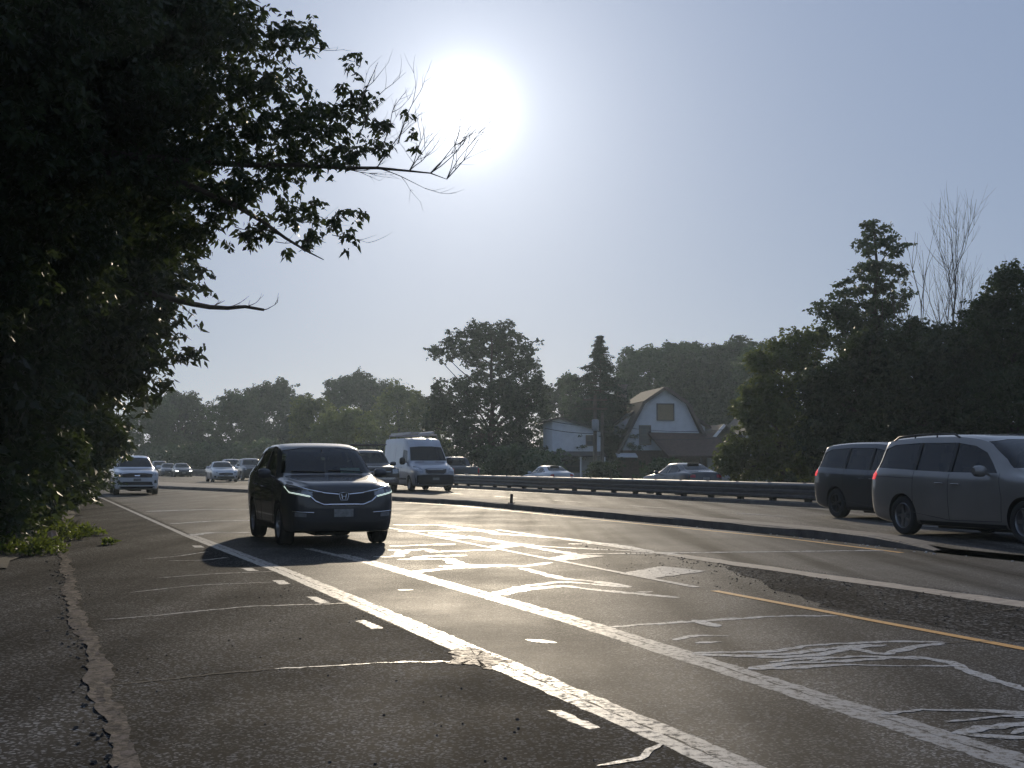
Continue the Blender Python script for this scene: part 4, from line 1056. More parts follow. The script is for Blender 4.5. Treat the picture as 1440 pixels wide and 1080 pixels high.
def seat_mb(x, y, zf, w=.50):
    mb = MB()
    mb.box((x, y, zf+.12), (.50, w, .16), Matrix.Rotation(.08, 3, 'Y'))
    mb.box((x+.32, y, zf+.46), (.13, w*.92, .60), Matrix.Rotation(.24, 3, 'Y'), taper=(.8, .82))
    mb.box((x+.43, y, zf+.84), (.08, w*.5, .17), Matrix.Rotation(.2, 3, 'Y'), taper=(.85, .85))
    return mb
PROTO = {}
def make_vehicle(sp):
    """returns an Empty with all its parts, nose along local -x, origin on the ground under the middle"""
    nm = sp['name']; body = sp['paint']; L = sp['L']
    S = Shape(sp); bv = S.bvh(); x0 = -L/2
    root = empty(nm)
    def put(name, mb, m, parent=None, smooth=35):
        me = mb if isinstance(mb, bpy.types.Mesh) else mb.mesh(name, m, smooth)
        if parent is None: me.transform(Matrix.Translation((x0, 0, 0))); o = link(name, me, root)
        else: me.transform(Matrix.Translation((x0, 0, 0))); o = link(name, me, parent)
        return o
    R, ww = sp['R'], sp['tw']
    wid = pchip(sp['wid'])
    cut = []
    arch = MB()
    for ax in sp['axles']:
        for s in (-1, 1):
            y0, y1 = (wid(ax)-.30)*s, (wid(ax)+.12)*s
            n = 28; poly = [(ax+(R+.055)*math.cos(2*math.pi*i/n), R+(R+.055)*math.sin(2*math.pi*i/n)) for i in range(n)]
            arch.prism(poly, 'y', min(y0, y1), max(y0, y1))
    cut.append(arch.mesh('c', M_PLAS))
    hollow = sp.get('hollow', True)
    if hollow:
        cab = Shape(sp, inset=.055, x0=sp['cab'][0], x1=sp['cab'][1], zlow=sp['cab'][2])
        cut.append(cab.mb.mesh('c', M_INT))
        w = MB()
        for poly in sp['side_windows']: w.prism(poly, 'y', -2, 2)
        cut.append(w.mesh('c', M_INT))
        w = MB(); w.prism(sp['windscreen'], 'x', -.5, sp['cab'][0]+1.2)
        if sp.get('rear_window'): w.prism(sp['rear_window'], 'x', L-sp.get('rw_depth', 1.1), L+.5)
        cut.append(w.mesh('c', M_INT))
    bme = S.mb.mesh('body', body)
    bme = boolean(bme, cut)
    shade(bme, 38)
    put('body', bme, None)
    # glass
    gside = sp.get('glass', M_GLASS)
    wso = -.012 if hollow else .004
    for i, poly in enumerate(sp['side_windows']):
        for sd in ('left', 'right'):
            put('side_window', drape(bv, poly, sd, off=wso, skirt=0), M_GLASS if (i == 0 and sp.get('front_clear')) else gside)
    put('windscreen', drape(bv, sp['windscreen'], 'front', off=wso, skirt=0), M_WS)
    if sp.get('rear_window'): put('rear_window', drape(bv, sp['rear_window'], 'rear', off=wso, skirt=0), sp.get('rear_glass', gside))
    # window surround line and door seams
    for pts in sp.get('seams', []):
        for sd in ('left', 'right'): put('door_seam', dline(bv, pts, sd, .005, off=-.001), M_PLAS)
    for pts in sp.get('handles', []):
        for sd in ('left', 'right'):
            put('door_handle', dline(bv, pts, sd, .013, off=.022, step=.05), sp.get('handle_mat', body), smooth=60)
    if sp.get('cladding'):
        for poly in sp['cladding']: [put('sill_trim', drape(bv, poly, sd, off=.010), M_PLAS) for sd in ('left', 'right')]
    for poly in sp.get('pillars', []):
        for sd in ('left', 'right'): put('pillar_trim', drape(bv, poly, sd, off=.003), M_PLAS)
    # wheels
    tm, rm = wheel_mesh(R, ww, sp.get('spokes', 5), sp.get('rim', M_RIM))
    for ax in sp['axles']:
        for s in (-1, 1):
            we = bpy.data.objects.new('wheel', None); COL.objects.link(we); we.parent = root; we.empty_display_size = .2
            we.location = (x0+ax, s*(wid(ax)-ww/2-.015), R); we.rotation_euler = (0, 0, 0 if s > 0 else math.pi)
            link('tyre', tm, we); link('rim', rm, we)
    # front face
    for q in sp.get('front', []):
        nme, poly, m, off = q[:4]
        P = [poly] if len(q) < 5 else [poly, mirror(poly)]
        for p in P: put(nme, drape(bv, p, 'front', off=off), m)
    for q in sp.get('rear', []):
        nme, poly, m, off = q[:4]
        P = [poly] if len(q) < 5 else [poly, mirror(poly)]
        for p in P: put(nme, drape(bv, p, 'rear', off=off), m)
    for q in sp.get('side', []):
        nme, poly, m, off = q[:4]
        for sd in ('left', 'right'): put(nme, drape(bv, poly, sd, off=off), m)
    for nme, pts, r, m in sp.get('front_lines', []): put(nme, dline(bv, pts, 'front', r, off=.006), m, smooth=60)
    # mirrors
    mx, mz = sp['mirror'][:2]; ms = sp['mirror'][2] if len(sp['mirror']) > 2 else 1.0
    for s in (-1, 1):
        y = abs(hit(bv, 'left', mx, mz).y)
        mb = MB(); n = 10
        for i, (dy, k) in enumerate(((0.05, .55), (.09, .9), (.16, 1), (.22, .92), (.26, .6))):
            mb.v += [(mx+.02+.075*ms*k*math.cos(2*math.pi*j/n), s*(y+dy*ms), mz+.06+.085*ms*k*math.sin(2*math.pi*j/n)*(1.0 if sp.get('tall_mirror') is None else 1.7)) for j in range(n)]
        for i in range(4): mb.f += [(i*n+j, i*n+(j+1) % n, (i+1)*n+(j+1) % n, (i+1)*n+j) for j in range(n)]
        mb.f += [tuple(range(n)), tuple(4*n+j for j in range(n))[::-1]]
        mb.tube([(mx, s*(y-.04), mz-.02), (mx+.01, s*(y+.09), mz+.04)], .022, 6)
        put('mirror', mb, sp.get('mirror_mat', body), smooth=50)
    if sp.get('rails'):
        xa, xb, yr = sp['rails']
        for s in (-1, 1):
            mb = MB(); P = []
            for i in range(13):
                x = xa+(xb-xa)*i/12; z = hit(bv, 'top', x, s*yr).z+(.05 if 0 < i < 12 else -.01); P.append((x, s*yr, z))
            mb.tube(P, .018, 6)
            for i in (4, 8): mb.tube([(P[i][0], s*yr, P[i][2]), (P[i][0], s*yr, P[i][2]-.06)], .015, 5)
            put('roof_rail', mb, sp.get('rail_mat', M_PLAS), smooth=60)
    if hollow and sp.get('seats'):
        zf = sp['cab'][2]
        for (x, y, w) in sp['seats']: put('seat', seat_mb(x, y, zf, w), M_SEAT)
        xd, zd = sp['dash']
        mb = MB(); mb.box((xd, 0, zd-.12), (.42, wid(xd)*1.66, .26), None, taper=(.7, .97)); put('dashboard', mb, M_INT)
        mb = MB(); rr = Matrix.Rotation(-1.1, 3, 'Y')
        for i in range(16): 
            a0, a1 = 2*math.pi*i/16, 2*math.pi*(i+1)/16
            f = lambda a: Vector((xd+.42, -.37, zd+.02))+rr @ Vector((.18*math.cos(a), .18*math.sin(a), 0))
            mb.tube([f(a0), f(a1)], .015, 5)
        mb.tube([Vector((xd+.15, -.37, zd-.06)), Vector((xd+.42, -.37, zd+.02))], .03, 6); put('steering_wheel', mb, M_INT)
    # exhaust side underbody so that nobody looks up into a hole
    mb = MB(); zb = min(t[1] for t in sp['bot']); a0, a1 = sp['axles']
    mb.tube([(a0, -wid(a0)+.2, R*.98), (a0, wid(a0)-.2, R*.98)], .05, 8); mb.tube([(a1, -wid(a1)+.2, R*.98), (a1, wid(a1)-.2, R*.98)], .06, 8)
    mb.box((L*.5, 0, zb-.03), (L*.55, .5, .08)); put('underbody', mb, M_PLAS)
    if sp.get('antenna'):
        x, y = sp['antenna']; z = hit(bv, 'top', x, y).z; mb = MB(); mb.tube([(x, y, z-.02), (x+.03, y, z+.02), (x+.12, y, z+.06)], [.04, .03, .006], 6); put('antenna', mb, M_PLAS)
    if sp.get('wipers'):
        mb = merge(*[dline(bv, p, 'front', .010, off=.014) for p in sp['wipers']]); put('wiper', mb, M_PLAS)
    root['_bv'] = 0; del root['_bv']
    return root, bv, put

def scaled(sp, **k):
    q = dict(sp); q.update(k); return q
def arrange(root, u, v_nose, heading, z, label, cat, group='vehicles on the road', yaw=0.0):
    """heading -1: coming towards the camera, +1: going away; v_nose is where the nose is"""
    L = SPEC_L[root.name.split('.')[0]]
    v = v_nose+L/2 if heading < 0 else v_nose-L/2
    root.location = W(u, v, z); root.rotation_euler = (0, 0, (AX_ALONG if heading < 0 else AX_ALONG+math.pi)+yaw)
    tag(root, label, cat, group)
SPEC_L = {}

# --- compact crossover
CROSS = dict(name='crossover_car', L=4.53, R=.345, tw=.235, axles=(.92, 3.55), paint=P_CHAR,
  top=[(0, .74), (.015, .86), (.05, .955), (.14, 1.005), (.35, 1.045), (.75, 1.09), (1.05, 1.125), (1.18, 1.15), (1.45, 1.34), (1.78, 1.555), (2.0, 1.635), (2.45, 1.685), (3.0, 1.685), (3.6, 1.645), (4.0, 1.575), (4.12, 1.53), (4.28, 1.25), (4.40, 1.08), (4.47, .98), (4.53, .80)],
  bot=[(0, .36), (.06, .26), (.3, .215), (.8, .20), (3.8, .21), (4.3, .28), (4.53, .42)],
  wid=[(0, .60), (.03, .69), (.10, .78), (.28, .865), (.6, .905), (1.2, .91), (3.6, .91), (4.15, .885), (4.4, .84), (4.53, .72)],
  belt=[(0, .93), (.5, .98), (1.1, 1.04), (2.5, 1.08), (3.6, 1.13), (4.1, 1.17), (4.53, 1.0)],
  roofw=[(0, .52), (.5, .68), (1.15, .78), (1.8, .675), (2.4, .68), (3.5, .67), (4.1, .63), (4.53, .58)],
  cab=(1.30, 4.15, .62), side_windows=[[(1.52, 1.10), (2.02, 1.48), (2.50, 1.545), (2.50, 1.125)], [(2.58, 1.13), (2.58, 1.55), (3.30, 1.545), (3.42, 1.165)], [(3.50, 1.175), (3.40, 1.53), (3.62, 1.50), (3.98, 1.36), (3.86, 1.20)]],
  windscreen=[(-.77, 1.165), (.77, 1.165), (.735, 1.30), (.655, 1.55), (.3, 1.60), (-.3, 1.60), (-.655, 1.55), (-.735, 1.30)],
  rear_window=[(-.64, 1.20), (.64, 1.20), (.55, 1.46), (.3, 1.50), (-.3, 1.50), (-.55, 1.46)],
  rear_glass=M_WS, pillars=[[(2.50, 1.12), (2.50, 1.55), (2.58, 1.55), (2.58, 1.12)], [(3.43, 1.17), (3.31, 1.545), (3.39, 1.535), (3.49, 1.175)]], mirror=(1.62, 1.10), wipers=[[(-.6, 1.185), (-.02, 1.21)], [(.05, 1.185), (.62, 1.20)]],
  seats=[(1.95, .37, .5), (1.95, -.37, .5), (2.95, 0, 1.25)], dash=(1.42, 1.10),
  seams=[[(1.42, .36), (1.38, .8), (1.48, 1.09)], [(2.54, .34), (2.55, 1.09)], [(3.02, .50), (3.22, .75), (3.46, 1.15)], [(1.42, .36), (2.54, .34)], [(2.54, .34), (2.95, .40), (3.02, .50)]],
  handles=[[(2.22, .93), (2.42, .935)], [(3.12, .965), (3.32, .97)]],
  cladding=[[(1.32, .24), (3.15, .25), (3.15, .34), (1.32, .33)]],
  front=[('grille', [(-.55, .85), (-.53, .76), (-.34, .68), (.34, .68), (.53, .76), (.55, .85), (.3, .87), (-.3, .87)], M_PLAS, .006),
         ('bumper_trim', [(-.80, .44), (-.78, .27), (.78, .27), (.80, .44), (.5, .40), (-.5, .40)], M_PLAS, .010),
         ('headlight', [(.50, .81), (.50, .885), (.80, .985), (.868, .99), (.85, .91), (.76, .86)], M_LENS, .007, 2),
         ('fog_lamp', [(.60, .475), (.60, .535), (.77, .55), (.77, .485)], M_LENS, .014, 2),
         ('license_plate', [(-.155, .475), (.155, .475), (.155, .60), (-.155, .60)], M_PLATE, .018)],
  front_lines=[('grille_bar', [(-.84, .985), (-.55, .905), (-.30, .855), (-.085, .835)], .014, M_CHROME), ('grille_bar', [(.84, .985), (.55, .905), (.30, .855), (.085, .835)], .014, M_CHROME),
               ('grille_surround', [(-.54, .80), (-.46, .725), (-.32, .67), (.32, .67), (.46, .725), (.54, .80)], .018, M_CHROME),
               ('daytime_lamp', [(.868, .955), (.835, .865), (.54, .80)], .012, M_DRL), ('daytime_lamp', [(-.868, .955), (-.835, .865), (-.54, .80)], .012, M_DRL),
               ('fog_trim', [(.48, .545), (.80, .565)], .008, M_CHROME), ('fog_trim', [(-.48, .545), (-.80, .565)], .008, M_CHROME),
               ('bonnet_seam', [(-.66, 1.0), (-.55, .885), (-.2, .865), (.2, .865), (.55, .885), (.66, 1.0)], .006, M_PLAS)],
  rear=[('tail_light', [(.62, .95), (.62, 1.12), (.72, 1.30), (.80, 1.28), (.80, .95)], M_TAIL, .006, 2), ('rear_plate', [(-.15, .85), (.15, .85), (.15, .98), (-.15, .98)], M_PLATE, .006)])
SPEC_L['crossover_car'] = 4.53
crv, bv, put = make_vehicle(CROSS)
# emblem: an H with leaning strokes in a rounded frame
def em(pts, r): 
    return dline(bv, pts, 'front', r, off=.018, step=.03)
zc = .80
put('emblem', merge(em([(-.038, zc+.04), (-.026, zc-.04)], .0075), em([(.038, zc+.04), (.026, zc-.04)], .0075), em([(-.031, zc), (.031, zc)], .007),
    em([(-.07, zc+.055), (-.074, zc), (-.052, zc-.058), (.052, zc-.058), (.074, zc), (.07, zc+.055), (0, zc+.062), (-.07, zc+.055)], .005)), M_CHROME, smooth=60)
# added pale green board stands in for reflections on the windscreen
mb = MB(); mb.box((1.56, -.46, 1.19), (.16, .34, .012), Matrix.Rotation(-.75, 3, 'Y')); reflection_board = put('screen_reflection', mb, mat('pale_green_reflection', (.42, .56, .46), .6))
mb = MB(); mb.tube([(1.78, 0, 1.56), (1.76, 0, 1.50)], .012, 6); mb.box((1.77, 0, 1.47), (.03, .24, .07)); put('rear_view_mirror', mb, M_INT)
arrange(crv, 4.67, 20.72, -1, 0, 'dark charcoal crossover with lit daytime lamps and chrome winged grille, nearest vehicle', 'car')

# --- larger family SUV
SUV = dict(name='suv_car', L=4.80, R=.365, tw=.25, axles=(.92, 3.72), paint=P_WHITE, n=56,
  top=[(0, .78), (.015, .88), (.05, .97), (.14, 1.02), (.5, 1.07), (1.1, 1.13), (1.28, 1.16), (1.55, 1.34), (1.95, 1.58), (2.2, 1.66), (2.7, 1.70), (3.4, 1.695), (4.1, 1.65), (4.42, 1.59), (4.58, 1.25), (4.70, 1.08), (4.80, .85)],
  bot=[(0, .36), (.06, .26), (.3, .22), (.8, .21), (4.1, .22), (4.6, .28), (4.80, .42)],
  wid=[(0, .66), (.03, .74), (.10, .82), (.28, .90), (.6, .94), (1.2, .945), (3.9, .945), (4.45, .91), (4.7, .86), (4.80, .76)],
  belt=[(0, .95), (.5, .99), (1.2, 1.05), (2.5, 1.09), (3.8, 1.13), (4.4, 1.15), (4.80, 1.0)],
  roofw=[(0, .58), (.5, .70), (1.25, .76), (2.0, .63), (2.6, .64), (4.0, .63), (4.4, .60), (4.80, .58)],
  cab=(1.42, 4.42, .62), side_windows=[[(1.66, 1.12), (2.18, 1.50), (2.68, 1.56), (2.68, 1.14)], [(2.76, 1.14), (2.76, 1.565), (3.50, 1.56), (3.60, 1.17)], [(3.68, 1.175), (3.60, 1.555), (3.95, 1.53), (4.22, 1.42), (4.16, 1.20)]],
  windscreen=[(-.74, 1.19), (.74, 1.19), (.70, 1.32), (.61, 1.565), (.3, 1.60), (-.3, 1.60), (-.61, 1.565), (-.70, 1.32)],
  rear_window=[(-.62, 1.20), (.62, 1.20), (.53, 1.52), (-.53, 1.52)],
  mirror=(1.76, 1.12), rails=(2.3, 4.2, .63), seats=[(2.1, .38, .5), (2.1, -.38, .5), (3.1, 0, 1.3)], dash=(1.55, 1.12),
  seams=[[(1.55, .38), (1.52, .8), (1.62, 1.11)], [(2.72, .36), (2.72, 1.11)], [(3.25, .52), (3.45, .8), (3.64, 1.16)], [(1.55, .38), (2.72, .36), (3.25, .45)]],
  handles=[[(2.38, .96), (2.60, .965)], [(3.28, .99), (3.50, .995)]], pillars=[[(2.68, 1.135), (2.68, 1.565), (2.76, 1.565), (2.76, 1.14)], [(3.61, 1.17), (3.51, 1.56), (3.59, 1.555), (3.67, 1.175)]], cladding=[[(1.35, .25), (3.30, .26), (3.30, .36), (1.35, .35)]], glass=M_GDARK, front_clear=True,
  front=[('grille', [(-.66, .88), (-.60, .74), (.60, .74), (.66, .88), (.3, .92), (-.3, .92)], M_PLAS, .006),
         ('headlight', [(.62, .80), (.64, .93), (.885, .985), (.90, .90), (.88, .84)], M_LENS, .007, 2),
         ('lower_grille', [(-.60, .56), (-.66, .42), (.66, .42), (.60, .56)], M_PLAS, .006),
         ('bumper_trim', [(-.80, .36), (-.76, .27), (.76, .27), (.80, .36)], M_PLAS, .010),
         ('fog_lamp', [(.70, .50), (.72, .62), (.84, .64), (.83, .50)], M_PLAS, .008, 2),
         ('license_plate', [(-.155, .59), (.155, .59), (.155, .70), (-.155, .70)], M_PLATE, .012),
         ('emblem', [(-.10, .80), (.10, .80), (.12, .85), (-.12, .85)], M_CHROME, .012)],
  front_lines=[('grille_bar', [(-.64, .90), (-.3, .935), (.3, .935), (.64, .90)], .012, M_CHROME)],
  rear=[('tail_light', [(.66, .98), (.66, 1.12), (.86, 1.14), (.86, .98)], M_TAIL, .006, 2), ('rear_plate', [(-.15, .78), (.15, .78), (.15, .90), (-.15, .90)], M_PLATE, .006)])
SPEC_L['suv_car'] = 4.80
# --- three box saloon
SEDAN = dict(name='sedan_car', L=4.75, R=.325, tw=.22, axles=(.92, 3.70), paint=P_SILVER, n=56,
  top=[(0, .56), (.015, .66), (.06, .74), (.2, .81), (.6, .90), (1.15, .965), (1.35, .99), (1.75, 1.20), (2.15, 1.38), (2.5, 1.435), (2.9, 1.44), (3.3, 1.41), (3.7, 1.30), (4.1, 1.13), (4.25, 1.085), (4.5, 1.065), (4.68, 1.03), (4.72, .92), (4.75, .75)],
  bot=[(0, .32), (.06, .22), (.3, .18), (.8, .17), (4.1, .18), (4.6, .25), (4.75, .38)],
  wid=[(0, .58), (.03, .68), (.10, .77), (.28, .86), (.6, .905), (1.2, .915), (3.9, .91), (4.4, .875), (4.66, .80), (4.75, .68)],
  belt=[(0, .70), (.5, .82), (1.3, .90), (2.5, .94), (3.8, .985), (4.3, 1.0), (4.75, .92)],
  roofw=[(0, .48), (.5, .64), (1.35, .72), (2.15, .56), (2.6, .565), (3.2, .56), (3.8, .60), (4.2, .70), (4.75, .60)],
  cab=(1.50, 4.02, .50), side_windows=[[(1.86, .955), (2.30, 1.27), (2.72, 1.325), (2.72, .975)], [(2.79, .98), (2.79, 1.33), (3.22, 1.30), (3.52, 1.19), (3.58, 1.03)], [(3.64, 1.04), (3.58, 1.17), (3.82, 1.08), (3.86, 1.06)]],
  windscreen=[(-.72, 1.02), (.72, 1.02), (.66, 1.16), (.54, 1.36), (.25, 1.385), (-.25, 1.385), (-.54, 1.36), (-.66, 1.16)],
  rear_window=[(-.58, 1.13), (.58, 1.13), (.48, 1.35), (-.48, 1.35)], rw_depth=1.75,
  mirror=(1.95, .95), seats=[(2.2, .37, .48), (2.2, -.37, .48), (3.1, 0, 1.2)], dash=(1.72, .96),
  seams=[[(1.62, .30), (1.60, .65), (1.72, .93)], [(2.75, .28), (2.75, .95)], [(3.30, .45), (3.48, .7), (3.66, 1.0)], [(1.62, .30), (2.75, .28), (3.3, .36)]],
  handles=[[(2.45, .80), (2.64, .805)], [(3.32, .83), (3.50, .835)]],
  front=[('grille', [(-.50, .62), (-.46, .50), (.46, .50), (.50, .62), (.25, .655), (-.25, .655)], M_PLAS, .006),
         ('headlight', [(.52, .60), (.54, .68), (.82, .735), (.84, .66), (.76, .61)], M_LENS, .007, 2),
         ('lower_grille', [(-.55, .40), (-.60, .27), (.60, .27), (.55, .40)], M_PLAS, .006), ('fog_lamp', [(.66, .32), (.68, .44), (.80, .45), (.78, .32)], M_PLAS, .007, 2),
         ('license_plate', [(-.155, .42), (.155, .42), (.155, .52), (-.155, .52)], M_PLATE, .012)],
  front_lines=[('grille_bar', [(-.48, .62), (-.25, .65), (.25, .65), (.48, .62)], .010, M_CHROME)],
  rear=[('tail_light', [(.52, .80), (.50, .93), (.80, .95), (.80, .82)], M_TAIL, .006, 2), ('rear_plate', [(-.15, .70), (.15, .70), (.15, .81), (-.15, .81)], M_PLATE, .006)])
SPEC_L['sedan_car'] = 4.75
# --- people carrier
MINI = dict(name='minivan', L=5.10, R=.335, tw=.225, axles=(.98, 4.01), paint=P_GREY, n=60,
  top=[(0, .64), (.015, .76), (.06, .86), (.2, .94), (.6, 1.03), (1.0, 1.10), (1.15, 1.15), (1.6, 1.42), (2.0, 1.62), (2.3, 1.70), (2.9, 1.745), (3.6, 1.75), (4.3, 1.725), (4.72, 1.68), (4.84, 1.50), (4.96, 1.20), (5.04, 1.02), (5.10, .80)],
  bot=[(0, .34), (.06, .24), (.3, .19), (.8, .18), (4.3, .19), (4.9, .26), (5.10, .40)],
  wid=[(0, .62), (.03, .72), (.12, .82), (.32, .92), (.7, .975), (1.3, .985), (4.2, .985), (4.75, .95), (5.0, .89), (5.10, .78)],
  belt=[(0, .80), (.5, .92), (1.2, 1.02), (2.5, 1.06), (4.0, 1.10), (4.7, 1.13), (5.10, 1.0)],
  roofw=[(0, .52), (.5, .68), (1.2, .80), (2.0, .68), (2.6, .70), (4.2, .71), (4.7, .70), (5.10, .66)],
  cab=(1.35, 4.78, .50), side_windows=[[(1.62, 1.085), (2.02, 1.42), (2.30, 1.53), (2.72, 1.585), (2.72, 1.10)], [(2.80, 1.10), (2.80, 1.59), (3.66, 1.60), (3.66, 1.125)], [(3.74, 1.13), (3.74, 1.60), (4.45, 1.575), (4.70, 1.50), (4.78, 1.17)]],
  windscreen=[(-.80, 1.17), (.80, 1.17), (.76, 1.32), (.66, 1.60), (.3, 1.64), (-.3, 1.64), (-.66, 1.60), (-.76, 1.32)],
  rear_window=[(-.70, 1.16), (.70, 1.16), (.62, 1.58), (-.62, 1.58)], rw_depth=.6,
  mirror=(1.78, 1.06, 1.15), rails=(2.75, 4.55, .70), seats=[(2.05, .42, .52), (2.05, -.42, .52), (3.0, .42, .5), (3.0, -.42, .5), (3.95, 0, 1.2)], dash=(1.55, 1.08),
  seams=[[(1.50, .32), (1.46, .7), (1.56, 1.08)], [(2.76, .30), (2.76, 1.07)], [(3.70, .40), (3.70, 1.12)], [(1.50, .32), (2.76, .30), (3.70, .40)], [(3.70, .99), (4.85, 1.02)]],
  handles=[[(2.45, .90), (2.66, .905)], [(2.86, .91), (3.07, .915)]], glass=M_GDARK, cladding=[[(1.40, .20), (3.55, .20), (3.55, .27), (1.40, .27)]],
  front=[('grille', [(-.48, .72), (-.44, .58), (.44, .58), (.48, .72)], M_PLAS, .006), ('headlight', [(.52, .70), (.54, .80), (.86, .90), (.88, .82), (.80, .74)], M_LENS, .007, 2),
         ('lower_grille', [(-.60, .46), (-.64, .32), (.64, .32), (.60, .46)], M_PLAS, .006), ('license_plate', [(-.155, .47), (.155, .47), (.155, .57), (-.155, .57)], M_PLATE, .012)],
  pillars=[[(2.72, 1.095), (2.72, 1.59), (2.80, 1.59), (2.80, 1.10)], [(3.66, 1.125), (3.66, 1.60), (3.74, 1.60), (3.74, 1.13)]],
  side=[('tail_light', [(4.84, .96), (4.78, 1.06), (4.90, 1.13), (5.0, 1.12), (5.05, .96)], M_TAILGLOW, .008)],
  rear=[('tail_light', [(.62, .98), (.62, 1.12), (.88, 1.12), (.88, .98)], M_TAILGLOW, .006, 2), ('rear_plate', [(-.15, .82), (.15, .82), (.15, .94), (-.15, .94)], M_PLATE, .006)])
SPEC_L['minivan'] = 5.10
# --- high panel van
VAN = dict(name='cargo_van', L=5.90, R=.345, tw=.23, axles=(1.02, 4.70), paint=P_VAN, n=60,
  top=[(0, .80), (.015, .92), (.06, 1.02), (.18, 1.10), (.6, 1.24), (.98, 1.33), (1.12, 1.38), (1.4, 1.70), (1.68, 2.02), (1.85, 2.20), (2.05, 2.36), (2.4, 2.45), (3.0, 2.48), (5.6, 2.48), (5.82, 2.44), (5.87, 2.2), (5.90, 1.6)],
  bot=[(0, .36), (.06, .28), (.3, .25), (.8, .25), (5.0, .27), (5.7, .32), (5.90, .42)],
  wid=[(0, .72), (.03, .80), (.12, .89), (.32, .955), (.7, .99), (1.3, 1.0), (5.5, 1.0), (5.8, .985), (5.90, .94)],
  belt=[(0, .95), (.5, 1.05), (1.1, 1.20), (2.0, 1.26), (5.90, 1.26)],
  roofw=[(0, .62), (.5, .76), (1.15, .86), (1.9, .78), (2.4, .80), (5.90, .82)],
  cab=(1.22, 2.9, .75), side_windows=[[(1.48, 1.30), (1.80, 1.86), (2.35, 1.92), (2.35, 1.30)]],
  windscreen=[(-.86, 1.40), (.86, 1.40), (.83, 1.60), (.755, 2.02), (.3, 2.06), (-.3, 2.06), (-.755, 2.02), (-.83, 1.60)],
  mirror=(1.62, 1.32, 1.25), tall_mirror=1, mirror_mat=M_PLAS, seats=[(2.05, .45, .55), (2.05, -.45, .55)], dash=(1.5, 1.34),
  seams=[[(1.30, .40), (1.28, .9), (1.42, 1.28)], [(2.44, .40), (2.44, 2.05)], [(3.70, .42), (3.70, 2.05)], [(2.44, 1.20), (5.6, 1.20)], [(1.30, .40), (2.44, .40)]],
  handles=[[(2.15, 1.10), (2.35, 1.10)], [(2.55, 1.10), (2.75, 1.10)]], handle_mat=M_PLAS, cladding=[[(1.5, .52), (4.25, .52), (4.25, .60), (1.5, .60)]],
  front=[('grille', [(-.50, 1.02), (-.46, .86), (-.36, .80), (.36, .80), (.46, .86), (.50, 1.02), (.3, 1.04), (-.3, 1.04)], M_PLAS, .006),
         ('headlight', [(.58, .84), (.60, 1.02), (.80, 1.16), (.90, 1.14), (.92, .98), (.82, .86)], M_LENS, .008, 2),
         ('bumper', [(-.94, .72), (-.90, .32), (.90, .32), (.94, .72), (.6, .76), (-.6, .76)], M_PLAS, .016), ('license_plate', [(-.155, .52), (.155, .52), (.155, .63), (-.155, .63)], M_PLATE, .024),
         ('bonnet_vent', [(.26, 1.325), (.26, 1.355), (.70, 1.345), (.72, 1.315)], M_PLAS, .006, 2)],
  front_lines=[('grille_surround', [(-.52, 1.03), (-.48, .85), (-.37, .785), (.37, .785), (.48, .85), (.52, 1.03)], .020, M_RIM)],
  rear=[('tail_light', [(.84, .80), (.84, 1.3), (.94, 1.3), (.94, .80)], M_TAIL, .006, 2)])
SPEC_L['cargo_van'] = 5.90
